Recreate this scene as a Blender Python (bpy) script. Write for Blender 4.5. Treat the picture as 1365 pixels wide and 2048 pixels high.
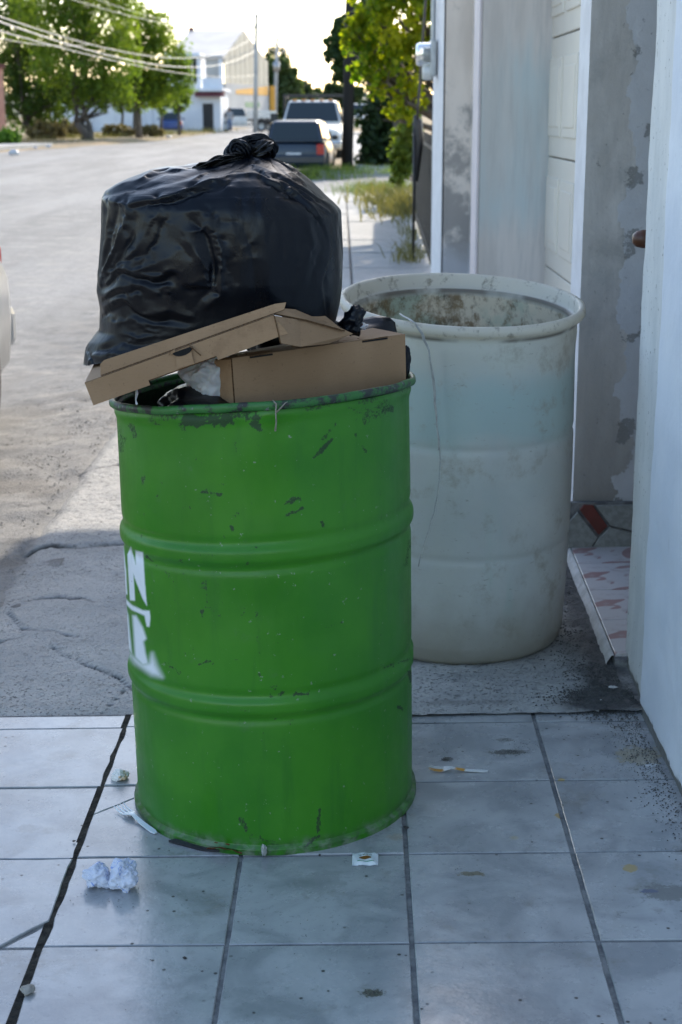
import bpy, bmesh, math, random
import numpy as np
from mathutils import Vector, Matrix, Euler, noise as mnoise
R = math.radians
random.seed(7); rng = np.random.default_rng(7)
scene = bpy.context.scene
for o in list(bpy.data.objects): bpy.data.objects.remove(o)
COL = scene.collection

# ------------------------------------------------------------------ camera
FPX, PITCH, TILE = 3000.0, .2603, .32
CAMH = 4.32443 * TILE
ROLL_W, ROLL_G = -.003, -.01919      # roll against plumb lines / against the sloping pavement
def cam_axes(ro):
    c, s = math.cos(PITCH), math.sin(PITCH)
    r, u, f = np.array([1., 0, 0]), np.array([0, s, c]), np.array([0, c, -s])
    return math.cos(ro)*r + math.sin(ro)*u, -math.sin(ro)*r + math.cos(ro)*u, f
AXW, AXG = cam_axes(ROLL_W), cam_axes(ROLL_G)
cd = bpy.data.cameras.new('camera'); cam = bpy.data.objects.new('camera', cd); COL.objects.link(cam)
cd.sensor_fit = 'VERTICAL'; cd.sensor_height = 36; cd.sensor_width = 24; cd.lens = FPX/2048*36
cd.clip_start = .05; cd.clip_end = 6000
cd.dof.use_dof = True; cd.dof.focus_distance = 2.95; cd.dof.aperture_fstop = 7.2
m = Matrix.Identity(4)
for i, a in enumerate((AXW[0], AXW[1], -AXW[2])):
    for k in range(3): m[k][i] = a[k]
m.translation = (0, 0, CAMH); cam.matrix_world = m
scene.camera = cam

# ------------------------------------------------------------------ light
SUN_AZ, SUN_EL = R(17), R(30)
w = bpy.data.worlds.new('World'); scene.world = w; w.use_nodes = True
nt = w.node_tree; bg = nt.nodes['Background']
sky = nt.nodes.new('ShaderNodeTexSky'); sky.sky_type = 'NISHITA'; sky.sun_disc = False
sky.sun_elevation = SUN_EL; sky.sun_rotation = SUN_AZ; sky.air_density = 1.0; sky.dust_density = 1.0; sky.ozone_density = .9
nt.links.new(sky.outputs[0], bg.inputs[0]); bg.inputs[1].default_value = .14
sl = bpy.data.lights.new('sun', 'SUN'); sl.energy = 2.35; sl.angle = R(.5); sl.color = (1, .90, .76)
so = bpy.data.objects.new('sun', sl); COL.objects.link(so)
sd = Vector((math.sin(SUN_AZ)*math.cos(SUN_EL), math.cos(SUN_AZ)*math.cos(SUN_EL), math.sin(SUN_EL)))
so.rotation_euler = (-sd).to_track_quat('-Z', 'Y').to_euler()
scene.view_settings.view_transform = 'Standard'; scene.view_settings.look = 'None'
scene.view_settings.exposure = 1.52; scene.view_settings.gamma = 1; scene.view_settings.use_curve_mapping = False

# ------------------------------------------------------------------ frames and pixel helpers
CW = np.column_stack(AXW); CG = np.column_stack(AXG); RGW = CW @ CG.T
M_G = Matrix.Translation((0, 0, CAMH)) @ Matrix(RGW.tolist()).to_4x4() @ Matrix.Translation((0, 0, -CAMH))
C0 = np.array([0, 0, CAMH])
def ray(u, v, AX): return AX[2] + (u-682.5)/FPX*AX[0] - (v-1024)/FPX*AX[1]
def G(u, v, z=0):                       # point of the pavement frame on height z
    d = ray(u, v, AXG); return C0 + d*((z-CAMH)/d[2])
def GY(u, v, Y):                        # point of the pavement frame at distance Y
    d = ray(u, v, AXG); return C0 + d*(Y/d[1])
def W(u, v, z=0):
    d = ray(u, v, AXW); return C0 + d*((z-CAMH)/d[2])
def WY(u, v, Y):
    d = ray(u, v, AXW); return C0 + d*(Y/d[1])
def projG(P):                           # pavement-frame points to photo pixels
    q = (np.asarray(P)-C0) @ CG; return 682.5+FPX*q[:, 0]/q[:, 2], 1024-FPX*q[:, 1]/q[:, 2]
def gw(p): return np.array((M_G @ Vector(p))[:])   # pavement frame to world
SLOPE = gw((1, 4, 0))[2]-gw((0, 4, 0))[2]

# ------------------------------------------------------------------ objects
def tag(o, label=None, cat=None, group=None, kind=None):
    if label: o['label'] = label
    if cat: o['category'] = cat
    if group: o['group'] = group
    if kind: o['kind'] = kind
    return o
def link(o, parent=None):
    COL.objects.link(o)
    if parent: o.parent = parent
    return o
def empty(name, loc=(0, 0, 0), rz=0, parent=None):
    o = bpy.data.objects.new(name, None); o.empty_display_size = .1; o.location = loc; o.rotation_euler = (0, 0, rz)
    return link(o, parent)
def mobj(name, verts, faces, mt, parent=None, smooth=True, mats=None, fm=None, loc=None):
    me = bpy.data.meshes.new(name)
    verts = np.asarray(verts, float)
    me.from_pydata(verts.tolist(), [], [list(map(int, f)) for f in faces]); 
    for x in (mats or [mt]): me.materials.append(x)
    if fm is not None: me.polygons.foreach_set('material_index', np.asarray(fm, dtype=np.int32))
    me.polygons.foreach_set('use_smooth', np.full(len(me.polygons), smooth)); me.update()
    o = bpy.data.objects.new(name, me)
    if loc is not None: o.location = loc
    return link(o, parent)
def grid_faces(nu, nv, closed=False, off=0, flip=False):      # vertex index = j*nu+i
    i = np.arange(nu if closed else nu-1); j = np.arange(nv-1); I, J = np.meshgrid(i, j)
    a = J*nu+I; b = J*nu+(I+1) % nu; c = (J+1)*nu+(I+1) % nu; d = (J+1)*nu+I
    f = np.stack([a, b, c, d], -1).reshape(-1, 4)+off
    return f[:, ::-1] if flip else f
def fattr(o, name, val):
    at = o.data.attributes.new(name, 'FLOAT', 'POINT'); at.data.foreach_set('value', np.asarray(val, np.float32).ravel())
class MB:
    def __init__(s): s.v = []; s.f = []; s.m = []; s.mi = 0
    def add(s, vs, fs):
        n = len(s.v); s.v += [tuple(map(float, p)) for p in vs]; s.f += [[n+i for i in f] for f in fs]; s.m += [s.mi]*len(fs); return s
    def box(s, c, d, rot=None, bev=0):
        x, y, z = [q/2 for q in d]
        if bev <= 0:
            vs = [(sx*x, sy*y, sz*z) for sz in (-1, 1) for sy in (-1, 1) for sx in (-1, 1)]
            fs = [(0, 2, 3, 1), (4, 5, 7, 6), (0, 1, 5, 4), (2, 6, 7, 3), (0, 4, 6, 2), (1, 3, 7, 5)]
        else:
            bm = bmesh.new(); bmesh.ops.create_cube(bm, size=1, matrix=Matrix.Diagonal((2*x, 2*y, 2*z, 1)))
            bmesh.ops.bevel(bm, geom=list(bm.edges), offset=bev, segments=2, affect='EDGES', profile=.5)
            bm.verts.ensure_lookup_table(); vs = [tuple(q.co) for q in bm.verts]; fs = [[q.index for q in f.verts] for f in bm.faces]; bm.free()
        if rot is not None: vs = [tuple(rot @ Vector(p)) for p in vs]
        return s.add([(p[0]+c[0], p[1]+c[1], p[2]+c[2]) for p in vs], fs)
    def tube(s, pts, r, n=8, cap=True):
        pts = [Vector(p) for p in pts]; rs = r if hasattr(r, '__len__') else [r]*len(pts)
        vs = []; fs = []; up = None
        for i, p in enumerate(pts):
            t = (pts[min(i+1, len(pts)-1)]-pts[max(i-1, 0)]).normalized()
            if up is None: up = t.orthogonal().normalized()
            up = (up-t*up.dot(t)).normalized(); b = t.cross(up)
            for k in range(n):
                a = 2*math.pi*k/n; vs.append(p+(up*math.cos(a)+b*math.sin(a))*rs[i])
        for i in range(len(pts)-1):
            for k in range(n): fs.append((i*n+k, i*n+(k+1) % n, (i+1)*n+(k+1) % n, (i+1)*n+k))
        if cap: fs.append(list(range(n))[::-1]); fs.append([(len(pts)-1)*n+k for k in range(n)])
        return s.add(vs, fs)
    def prism(s, poly, z0, z1, bev=0):            # flat polygon (ccw) with a bevelled upper edge
        n = len(poly); vs = [(x, y, z0) for x, y in poly]
        if bev > 0:
            P = [Vector(p) for p in poly]; ins = []
            for i in range(n):
                a, b, c = P[i-1], P[i], P[(i+1) % n]
                e1 = (b-a).normalized(); e2 = (c-b).normalized()
                n1 = Vector((-e1.y, e1.x)); n2 = Vector((-e2.y, e2.x)); k = n1+n2; k = k/max(.3, k.dot(n1))
                ins.append(b+k*bev)
            vs += [(x, y, z1-bev) for x, y in poly]+[(p.x, p.y, z1) for p in ins]; L = 3
        else: vs += [(x, y, z1) for x, y in poly]; L = 2
        fs = [list(range(n))[::-1], [(L-1)*n+i for i in range(n)]]
        for l in range(L-1):
            for i in range(n): fs.append((l*n+i, l*n+(i+1) % n, (l+1)*n+(i+1) % n, (l+1)*n+i))
        return s.add(vs, fs)
    def plate(s, pts, th):                        # 3-D polygon thickened along its normal
        P = [Vector(p) for p in pts]; nn = Vector((0, 0, 0))
        for i in range(len(P)): nn += P[i-1].cross(P[i])
        nn = nn.normalized()*th/2; n = len(P)
        vs = [p+nn for p in P]+[p-nn for p in P]
        fs = [list(range(n)), list(range(n, 2*n))[::-1]]+[(i, n+i, n+(i+1) % n, (i+1) % n) for i in range(n)]
        return s.add(vs, fs)
    def frustum(s, bot, top):                     # two rings of equal length
        n = len(bot); return s.add(list(bot)+list(top), [list(range(n))[::-1], list(range(n, 2*n))]+[(i, (i+1) % n, n+(i+1) % n, n+i) for i in range(n)])
    def build(s, name, mt, parent=None, smooth=False, mats=None, loc=None):
        return mobj(name, s.v, s.f, mt, parent, smooth, mats, s.m if mats else None, loc)
def auto_smooth(o, ang=35):
    me = o.data; bm = bmesh.new(); bm.from_mesh(me); bmesh.ops.recalc_face_normals(bm, faces=bm.faces)
    for e in bm.edges: e.smooth = len(e.link_faces) == 2 and e.calc_face_angle(0) < R(ang)
    for f in bm.faces: f.smooth = True
    bm.to_mesh(me); bm.free(); return o
def bevel(o, wd, seg=2):
    b = o.modifiers.new('bevel', 'BEVEL'); b.width = wd; b.segments = seg; b.limit_method = 'ANGLE'; b.angle_limit = R(40); return o
def copy_tree(o, parent=None):
    c = o.copy(); COL.objects.link(c); c.parent = parent
    for ch in list(o.children): copy_tree(ch, c)
    return c

# ------------------------------------------------------------------ materials
class NT:
    def __init__(s, name):
        s.m = bpy.data.materials.new(name); s.m.use_nodes = True; s.t = s.m.node_tree
        s.b = s.t.nodes['Principled BSDF']; s.out = s.t.nodes['Material Output']
    def n(s, typ): return s.t.nodes.new(typ)
    def lk(s, a, b):
        if hasattr(a, 'is_linked') or hasattr(a, 'links'): s.t.links.new(a, b)
        elif isinstance(a, tuple): b.default_value = (*a, 1) if len(a) == 3 and len(b.default_value) == 4 else a
        else: b.default_value = a
    def pos(s): return s.n('ShaderNodeNewGeometry').outputs['Position']
    def obj(s): return s.n('ShaderNodeTexCoord').outputs['Object']
    def at(s, name):
        a = s.n('ShaderNodeAttribute'); a.attribute_name = name; return a.outputs['Fac']
    def rnd(s): return s.n('ShaderNodeObjectInfo').outputs['Random']
    def map(s, vec, sc=(1, 1, 1), loc=(0, 0, 0)):
        a = s.n('ShaderNodeMapping'); s.lk(vec, a.inputs[0]); a.inputs['Scale'].default_value = sc; s.lk(loc, a.inputs['Location']); return a.outputs[0]
    def noise(s, vec, sc, det=5, ro=.55, dist=0):
        a = s.n('ShaderNodeTexNoise'); s.lk(vec, a.inputs['Vector']); a.inputs['Scale'].default_value = sc; a.inputs['Detail'].default_value = det
        a.inputs['Roughness'].default_value = ro; a.inputs['Distortion'].default_value = dist; return a.outputs['Fac']
    def vor(s, vec, sc, feat='F1'):
        a = s.n('ShaderNodeTexVoronoi'); a.feature = feat; s.lk(vec, a.inputs['Vector']); a.inputs['Scale'].default_value = sc; return a.outputs['Distance']
    def rmp(s, fac, lo, hi, a=0., b=1.):
        x = s.n('ShaderNodeMapRange'); x.interpolation_type = 'SMOOTHSTEP'; s.lk(fac, x.inputs[0])
        for i, q in enumerate((lo, hi, a, b)): x.inputs[1+i].default_value = q
        return x.outputs[0]
    def mix(s, fac, a, b, mode='MIX'):
        x = s.n('ShaderNodeMix'); x.data_type = 'RGBA'; x.blend_type = mode; s.lk(fac, x.inputs[0]); s.lk(a, x.inputs[6]); s.lk(b, x.inputs[7]); return x.outputs[2]
    def mth(s, op, a, b=0.):
        x = s.n('ShaderNodeMath'); x.operation = op; s.lk(a, x.inputs[0]); s.lk(b, x.inputs[1]); return x.outputs[0]
    def sep(s, vec):
        x = s.n('ShaderNodeSeparateXYZ'); s.lk(vec, x.inputs[0]); return x.outputs
    def bump(s, h, st=.3, d=.01, nrm=None):
        x = s.n('ShaderNodeBump'); s.lk(h, x.inputs['Height']); x.inputs['Strength'].default_value = st; x.inputs['Distance'].default_value = d
        if nrm: s.lk(nrm, x.inputs['Normal'])
        return x.outputs[0]
    def set(s, col=None, rough=None, nrm=None, spec=None, metal=None, **k):
        for q, nm in ((col, 'Base Color'), (rough, 'Roughness'), (nrm, 'Normal'), (spec, 'Specular IOR Level'), (metal, 'Metallic')):
            if q is not None: s.lk(q, s.b.inputs[nm])
        for kk, q in k.items(): s.lk(q, s.b.inputs[kk])
        return s.m
def simple(name, c1, c2=None, sc=8., rough=.6, bump=0., bsc=40., spec=.5, metal=0., lo=.35, hi=.65, stretch=(1, 1, 1), det=6, bd=.01):
    N = NT(name); p = N.map(N.obj(), stretch)
    col = N.mix(N.rmp(N.noise(p, sc, det), lo, hi), c1, c2) if c2 else c1
    return N.set(col, rough, N.bump(N.noise(p, bsc, 6), bump, bd) if bump else None, spec, metal)
def leafmat(name, c1, c2, trans=.5, sc=1.2, tint=(1.3, 1.25, .5)):
    N = NT(name); a = N.noise(N.obj(), sc, 3); b = N.noise(N.obj(), sc*14, 2)
    col = N.mix(N.rmp(N.mth('ADD', N.mth('MULTIPLY', a, .5), N.mth('MULTIPLY', b, .5)), .38, .62), c1, c2)
    N.set(col, .55, spec=.3)
    tr = N.n('ShaderNodeBsdfTranslucent'); N.lk(N.mix(1., col, tint, 'MULTIPLY'), tr.inputs[0])
    ms = N.n('ShaderNodeMixShader'); ms.inputs[0].default_value = trans
    N.t.links.new(N.b.outputs[0], ms.inputs[1]); N.t.links.new(tr.outputs[0], ms.inputs[2]); N.t.links.new(ms.outputs[0], N.out.inputs[0]); return N.m
def vnoise(P, sc, seed=0.):                        # cheap smooth value noise in numpy, any N x d
    P = np.asarray(P, float)*sc+seed*17.31; d = P.shape[1]; I = np.floor(P).astype(np.int64); Fr = P-I; Fr = Fr*Fr*(3-2*Fr); out = np.zeros(len(P))
    for c in range(2**d):
        h = np.zeros(len(P), np.int64); wgt = np.ones(len(P))
        for k in range(d):
            b = (c >> k) & 1; h = h*73856093 ^ (I[:, k]+b)*(19349663, 83492791, 2654435)[k]; wgt *= Fr[:, k] if b else 1-Fr[:, k]
        h = (h ^ (h >> 13))*1274126177 & 0x7fffffff; out += wgt*((h ^ (h >> 16)) & 0xffff)/65535.
    return out
def fbm(P, sc, oc=4, seed=0.):
    r = 0; a = .5; t = 0
    for k in range(oc): r = r+a*vnoise(P, sc*2**k, seed+k*3.7); t += a; a *= .5
    return r/t
def sstep(x, a, b): t = np.clip((x-a)/(b-a), 0, 1); return t*t*(3-2*t)
def polydist(u, v, poly):                          # signed distance (inside < 0) of points to a polygon
    P = np.asarray(poly, float); d = np.full(len(u), 1e9); ins = np.zeros(len(u), bool); n = len(P)
    for i in range(n):
        a, b = P[i], P[(i+1) % n]; e = b-a; t = np.clip(((u-a[0])*e[0]+(v-a[1])*e[1])/(e@e+1e-9), 0, 1)
        d = np.minimum(d, np.hypot(u-a[0]-t*e[0], v-a[1]-t*e[1]))
        c = (a[1] > v) != (b[1] > v); ins ^= c & (u < (b[0]-a[0])*(v-a[1])/(b[1]-a[1]+1e-12)+a[0])
    return np.where(ins, -d, d)
def linedist(u, v, pl):
    d = np.full(len(u), 1e9)
    for a, b in zip(pl[:-1], pl[1:]):
        a = np.array(a, float); e = np.array(b, float)-a; t = np.clip(((u-a[0])*e[0]+(v-a[1])*e[1])/(e@e+1e-9), 0, 1)
        d = np.minimum(d, np.hypot(u-a[0]-t*e[0], v-a[1]-t*e[1]))
    return d
NEAR = []                                          # things built in the pavement frame
# ================================================================== GROUND
def gz(x, y):
    x = np.asarray(x, float); return SLOPE*np.clip(x, -1.2, 1.2)-.055*sstep(-x, 1.05, 1.9)+.05*sstep(-x, 3, 9)
# ---- materials
N = NT('asphalt_dusty'); p = N.pos(); ps = N.map(p, (1, .14, 1))
c = N.mix(N.rmp(N.noise(ps, .9, 8, .62), .35, .68), (.215, .21, .20), (.32, .31, .295))
c = N.mix(N.rmp(N.noise(p, 3.1, 8, .7), .48, .70), c, (.36, .34, .31)); c = N.mix(N.mth('MULTIPLY', N.rmp(N.noise(p, 14, 6, .75), .46, .66), .5), c, (.16, .155, .15))
c = N.mix(N.mth('MULTIPLY', N.rmp(N.noise(p, 60, 3, .6), .60, .72), .75), c, (.07, .068, .065))
c = N.mix(N.mth('MULTIPLY', N.rmp(N.noise(p, 2.3, 6, .7), .60, .70), .55), c, (.13, .125, .12))
c = N.mix(N.at('grit'), c, N.mix(N.noise(p, 120, 2), (.08, .078, .074), (.36, .335, .305)))
M_ROAD = N.set(c, .88, N.bump(N.mth('ADD', N.noise(p, 45, 5, .7), N.mth('MULTIPLY', N.noise(p, 180, 3), .5)), .8, .012), .25)
N = NT('weathered_concrete'); p = N.pos()
c = N.mix(N.rmp(N.noise(p, 2.2, 8, .65), .35, .68), (.39, .38, .36), (.51, .49, .455))
c = N.mix(N.mth('MULTIPLY', N.rmp(N.noise(p, 9, 8, .75), .52, .70), .6), c, (.20, .20, .205))
pit = N.mth('MAXIMUM', N.rmp(N.noise(p, 130, 3, .6), .58, .68), N.mth('MULTIPLY', N.rmp(N.noise(p, 55, 4, .7), .58, .66), N.rmp(N.noise(p, 5, 3), .42, .6)))
c = N.mix(N.mth('MULTIPLY', N.rmp(N.noise(p, 28, 7, .75), .48, .70), .35), c, (.28, .28, .275)); c = N.mix(N.mth('MULTIPLY', pit, N.rmp(N.noise(p, 3.3, 4), .35, .65, .25, .9)), c, (.12, .12, .12))
c = N.mix(N.at('smooth_patch'), c, N.mix(N.rmp(N.noise(p, 6, 6), .35, .7), (.40, .39, .37), (.47, .455, .425)))
c = N.mix(N.at('grit'), c, N.mix(N.noise(p, 150, 2), (.03, .03, .03), (.14, .135, .13)))
c = N.mix(N.at('crack'), c, (.045, .043, .04))
M_CONC = N.set(c, .85, N.bump(N.mth('ADD', N.noise(p, 70, 6, .7), N.mth('MULTIPLY', pit, -.6)), .9, .008), .3)
M_EARTH = simple('dry_earth', (.22, .17, .12), (.34, .27, .19), 1.2, .95, .6, 20, .1)
N = NT('verge_earth'); p = N.pos()
c = N.mix(N.rmp(N.noise(p, .35, 6), .4, .6), (.36, .27, .17), (.27, .22, .15)); c = N.mix(N.rmp(N.noise(p, 1.1, 5), .56, .66), c, (.16, .17, .06))
M_VERGE = N.set(c, .95, N.bump(N.noise(p, 8, 6), .7, .05), .1)

# ---- earth to the horizon
v = []; ys = [-40, 0, 30, 80, 200, 500, 1200, 3200]; xs = [-3000, -600, -120, -30, 0, 30, 120, 600, 3000]
for y in ys:
    for x in xs: v.append((x, y, -.32))
tag(mobj('ground', v, grid_faces(len(xs), len(ys)), M_EARTH), kind='structure')
# ---- road
def road_left(y): return np.interp(y, [-10, 40, 57, 82, 115, 200, 420], [-17, -15, -13.0, -9.6, -9.2, -8.5, -8])
xs = np.concatenate([np.linspace(0, .78, 40)[:-1], np.linspace(.78, 1, 200)]); xs = xs  # fraction left->right
ys = np.concatenate([np.linspace(-6, 3, 12)[:-1], np.arange(3, 13, .035), 13*np.geomspace(1, 420/13, 90)])
X0, Y0 = np.meshgrid(np.linspace(0, 1, 260)**.45, ys)
XL = road_left(Y0); XR = np.interp(Y0, [-6, 25.5, 26.5, 27, 420], [-.9, -.9, -.9, 1.2, 1.2]); Xg = XL+(XR-XL)*X0; P2 = np.stack([Xg.ravel(), Y0.ravel()], 1)
edge = sstep(P2[:, 0], -2.4, -1.3)*(P2[:, 1] < 16)
z = gz(P2[:, 0], P2[:, 1])+(fbm(P2, 1.3, 4, 1)-.5)*.03+edge*(fbm(P2, 7, 4, 5)-.55)*.045-.012
o = mobj('road', np.column_stack([P2, z]), grid_faces(260, len(ys)), M_ROAD)
fattr(o, 'grit', np.clip(edge*.9*sstep(fbm(P2, 3, 4, 9), .45, .62), 0, 1)); tag(o, kind='structure')
# side street running off to the right between the two pavements
v = []; xs = np.linspace(1.15, 45, 60); ys = np.linspace(27, 34.2, 16)
for y in ys:
    for x in xs: v.append((x, y, gz(x, y)-.012+.004*math.sin(x*3+y)))
o = mobj('side_street', v, grid_faces(60, 16), M_ROAD); fattr(o, 'grit', np.zeros(len(v))); tag(o, kind='structure')

# ---- cracked concrete apron behind the tiles (pavement frame)
ya = np.concatenate([np.arange(3.30, 6.4, .009), np.geomspace(6.4, 9.6, 110)]); xa = np.arange(-1.22, .98, .009)
Xa, Ya = np.meshgrid(xa, ya)
ragged = -1.10+.05*(fbm(np.stack([ya*0, ya], 1), 2.0, 4, 3)-.5)+np.interp(ya, [3.3, 4.4, 5, 7, 9.6], [-.12, -.1, 0, .06, .1])
Xa = np.where(Xa < -.9, -.9+(Xa+.9)*((-.9-ragged)/.32)[:, None], Xa)
P2 = np.stack([Xa.ravel(), Ya.ravel()], 1); P3 = np.column_stack([P2, np.zeros(len(P2))]); u, vv = projG(P3)
wob = (fbm(P2, 18, 3, 2)-.5)*16
CR = [[(-60, 1128), (0, 1114), (60, 1100), (100, 1094), (150, 1094), (260, 1086), (420, 1078)], [(55, 1202), (85, 1193), (160, 1193), (190, 1203)],
      [(15, 1222), (30, 1240), (45, 1258), (110, 1264), (160, 1275)], [(102, 1292), (130, 1310), (180, 1330), (240, 1353), (262, 1374), (330, 1400)],
      [(256, 1368), (236, 1392), (215, 1416)], [(120, 950), (240, 930), (300, 926)], [(-20, 1290), (60, 1270)]]
WD = [3.2, 2.4, 1.7, 2.2, 1.8, 1.8, 1.5]
crack = np.zeros(len(u))
for pl, wd in zip(CR, WD): crack = np.maximum(crack, 1-sstep(linedist(u+wob*.3, vv+wob*.5, pl), wd*.25, wd))
crack *= .45+.55*sstep(fbm(P2, 9, 3, 8), .35, .55)
patch = 1-sstep(polydist(u+wob, vv+wob, [(20, 1226), (85, 1197), (190, 1202), (215, 1226), (270, 1244), (290, 1380), (180, 1326), (110, 1292), (45, 1258)]), -6, 6)
ledge = sstep(vv-(1100-(u)*.06), -2, 3)*(u < 700)       # nearer slab stands a little lower
corner = np.hypot((P2[:, 0]-.62)*1.0, (P2[:, 1]-3.36)*1.0)
strip = np.abs(P2[:, 0]-(.655+.045*(P2[:, 1]-3.6)))
gr = np.clip(1.1*(1-sstep(corner+.12*(fbm(P2, 14, 4, 4)-.5), .02, .13))+.95*(1-sstep(strip+.07*(fbm(P2, 16, 3, 6)-.5), .01, .10))*(P2[:, 1] > 3.4)*(P2[:, 1] < 4.7), 0, 1)
gr = np.maximum(gr, .35*(1-sstep(np.abs(P2[:, 1]-3.345-.02*(P2[:,0]>0)), .006, .022))*sstep(fbm(P2, 10, 3, 11), .42, .6))
edge = 1-sstep(P2[:, 0], -1.12, -.98)
z = .004+(fbm(P2, 2.2, 4, 1)-.5)*.014+(fbm(P2, 30, 3, 2)-.5)*.006*(1-patch*.8)+(fbm(P2, 70, 2, 6)-.5)*.004*(1-patch*.7)-.009*crack-.006*ledge+.004*patch-edge*(.02+.05*fbm(P2, 9, 3, 5))+.006*gr*(fbm(P2, 60, 2, 4))
z = z-.012*sstep(-P2[:, 1], -3.42, -3.3)*(P2[:, 0] < -.2)
ap = mobj('concrete_apron', np.column_stack([P2, z]), grid_faces(len(xa), len(ya)), M_CONC)
fattr(ap, 'crack', crack); fattr(ap, 'smooth_patch', patch*.85); fattr(ap, 'grit', np.maximum(gr, edge*.8)); tag(ap, kind='structure'); NEAR.append(ap)
# ---- concrete slabs further along the pavement
base = MB(); base.box((.1, 18.2, -.12), (2.0, 17.3, .18)); sw = base.build('sidewalk', M_CONC); fattr(sw, 'crack', np.ones(8)*.6); fattr(sw, 'grit', np.zeros(8)); fattr(sw, 'smooth_patch', np.zeros(8)); tag(sw, kind='structure')
y = 9.5; k = 0
while y < 26.6:
    L = 1.5
    for (x0, x1) in ((-.93, .1), (.1, 1.12)):
        q = MB(); dz = random.uniform(-.012, .006)
        q.prism([(x0+.01, y+.012), (x1-.01, y+.012), (x1-.01, y+L-.012), (x0+.01, y+L-.012)], -.06, gz(0, y)+.004+dz, .006)
        o = q.build('slab', M_CONC, sw)
        for a in ('crack', 'grit', 'smooth_patch'): fattr(o, a, np.full(len(q.v), random.uniform(.2, .7) if a == 'smooth_patch' else 0))
    y += L
# far pavement past the side street: kerb, path slabs and earth verge
v = []; xs = np.linspace(-.35, 60, 40); ys = 34.2*np.geomspace(1, 400/34.2, 40)
for y in ys:
    for x in xs: v.append((x, y, .10+.02*math.sin(x*1.7+y*.6)*(x > 1.5)))
tag(mobj('right_verge', v, grid_faces(40, 40), M_VERGE), kind='structure')
q = MB(); q.prism([(-.47, 34.1), (20, 34.1), (20, 34.25), (-.35, 34.25), (-.35, 380), (-.47, 380)], -.1, .125, .01); tag(q.build('kerb', simple('kerb_concrete', (.36, .35, .33), (.48, .47, .44), 2, .85, .3, 30)), kind='structure')
pb = MB(); pb.box((1.0, 70, .105), (1.3, 71, .02)); path = pb.build('path', M_CONC); tag(path, kind='structure')
for a in ('crack', 'grit', 'smooth_patch'): fattr(path, a, np.zeros(8))
y = 34.6
while y < 62:
    q = MB(); q.prism([(.38, y+.015), (1.62, y+.015), (1.62, y+1.38), (.38, y+1.38)], .1, .135+random.uniform(-.01, .01), .008); o = q.build('slab', M_CONC, path)
    for a in ('crack', 'grit', 'smooth_patch'): fattr(o, a, np.full(len(q.v), .6 if a == 'smooth_patch' else 0))
    y += 1.4
# left verge beyond the road
v = []; ys = np.concatenate([np.linspace(20, 120, 60), np.geomspace(124, 420, 20)]); fr = np.linspace(0, 1, 30)**2
for y in ys:
    xl = float(road_left(y))+.25*math.sin(y*.8)+.2*math.sin(y*2.3)
    for t in fr: v.append((xl-t*90, y, gz(xl, y)-.02+.10*min(1, t*90/1.2)+.08*fbm(np.array([[xl-t*90, y]]), .4, 3, 2)[0]*min(1, t*90)))
tag(mobj('left_verge', v, grid_faces(30, len(ys), flip=True), M_VERGE), kind='structure')
q = MB(); q.prism([(float(road_left(y))-.1-.3, y) for y in (24, 40, 57, 70)][::-1]+[(float(road_left(y))-2.2, y) for y in (24, 40, 57, 70)], -.05, .13, .01)
q2 = [(float(road_left(y))-2.2, y) for y in (24, 40, 57, 66)]+[(float(road_left(y))-.5, y) for y in (66, 57, 40, 24)]
q = MB(); q.prism(q2[::-1], -.05, .16, .01); o = q.build('left_pavement', M_CONC); tag(o, kind='structure')
for a in ('crack', 'grit', 'smooth_patch'): fattr(o, a, np.zeros(len(q.v)))

# ---- glazed floor tiles (pavement frame)
N = NT('glazed_tile'); p = N.pos(); r_ = N.rnd()
pr = N.n('ShaderNodeVectorMath'); pr.operation = 'ADD'; N.lk(p, pr.inputs[0]); cmb = N.n('ShaderNodeCombineXYZ'); N.lk(N.mth('MULTIPLY', r_, 37.), cmb.inputs[0]); N.lk(N.mth('MULTIPLY', r_, 91.), cmb.inputs[1]); N.lk(cmb.outputs[0], pr.inputs[1]); q_ = pr.outputs[0]
c = N.mix(N.rmp(N.noise(q_, 7, 7, .6, .6), .34, .66), (.255, .26, .265), (.40, .40, .395))
c = N.mix(N.mth('MULTIPLY', N.rmp(N.noise(q_, 16, 8, .7), .5, .72), .5), c, (.40, .395, .38))
c = N.mix(N.mth('MULTIPLY', N.rmp(N.noise(q_, 70, 5, .75), .57, .70), .6), c, (.17, .175, .18))
c = N.mix(N.mth('MULTIPLY', N.rmp(N.noise(p, 5, 7, .75), .55, .70), .6), c, (.17, .155, .13))
sp = N.rmp(N.vor(p, 30), .13, .07); spm = N.mth('MULTIPLY', sp, N.rmp(N.noise(p, 4.3, 2), .48, .54))
c = N.mix(spm, c, (.035, .032, .03))
sp2 = N.mth('MULTIPLY', N.rmp(N.vor(N.map(p, (1, 1, 1), (3.3, 1.7, 0)), 9), .13, .08), N.rmp(N.noise(p, 2.1, 2), .60, .64))
c = N.mix(N.mth('MULTIPLY', sp2, .55), c, (.40, .33, .18))
def spot(c_in, uu, vv, rx, ry, col, am=.8, ns=60):
    g_ = gw(G(uu, vv)); d_ = N.n('ShaderNodeVectorMath'); d_.operation = 'SUBTRACT'; N.lk(p, d_.inputs[0]); d_.inputs[1].default_value = tuple(g_)
    m_ = N.map(d_.outputs[0], (1/rx, 1/ry, 0)); L_ = N.n('ShaderNodeVectorMath'); L_.operation = 'LENGTH'; N.lk(m_, L_.inputs[0])
    f_ = N.rmp(N.mth('ADD', L_.outputs['Value'], N.mth('MULTIPLY', N.mth('SUBTRACT', N.noise(p, ns, 5, .75), .5), 3.2)), 1.1, .75); return N.mix(N.mth('MULTIPLY', f_, am), c_in, col)
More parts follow.
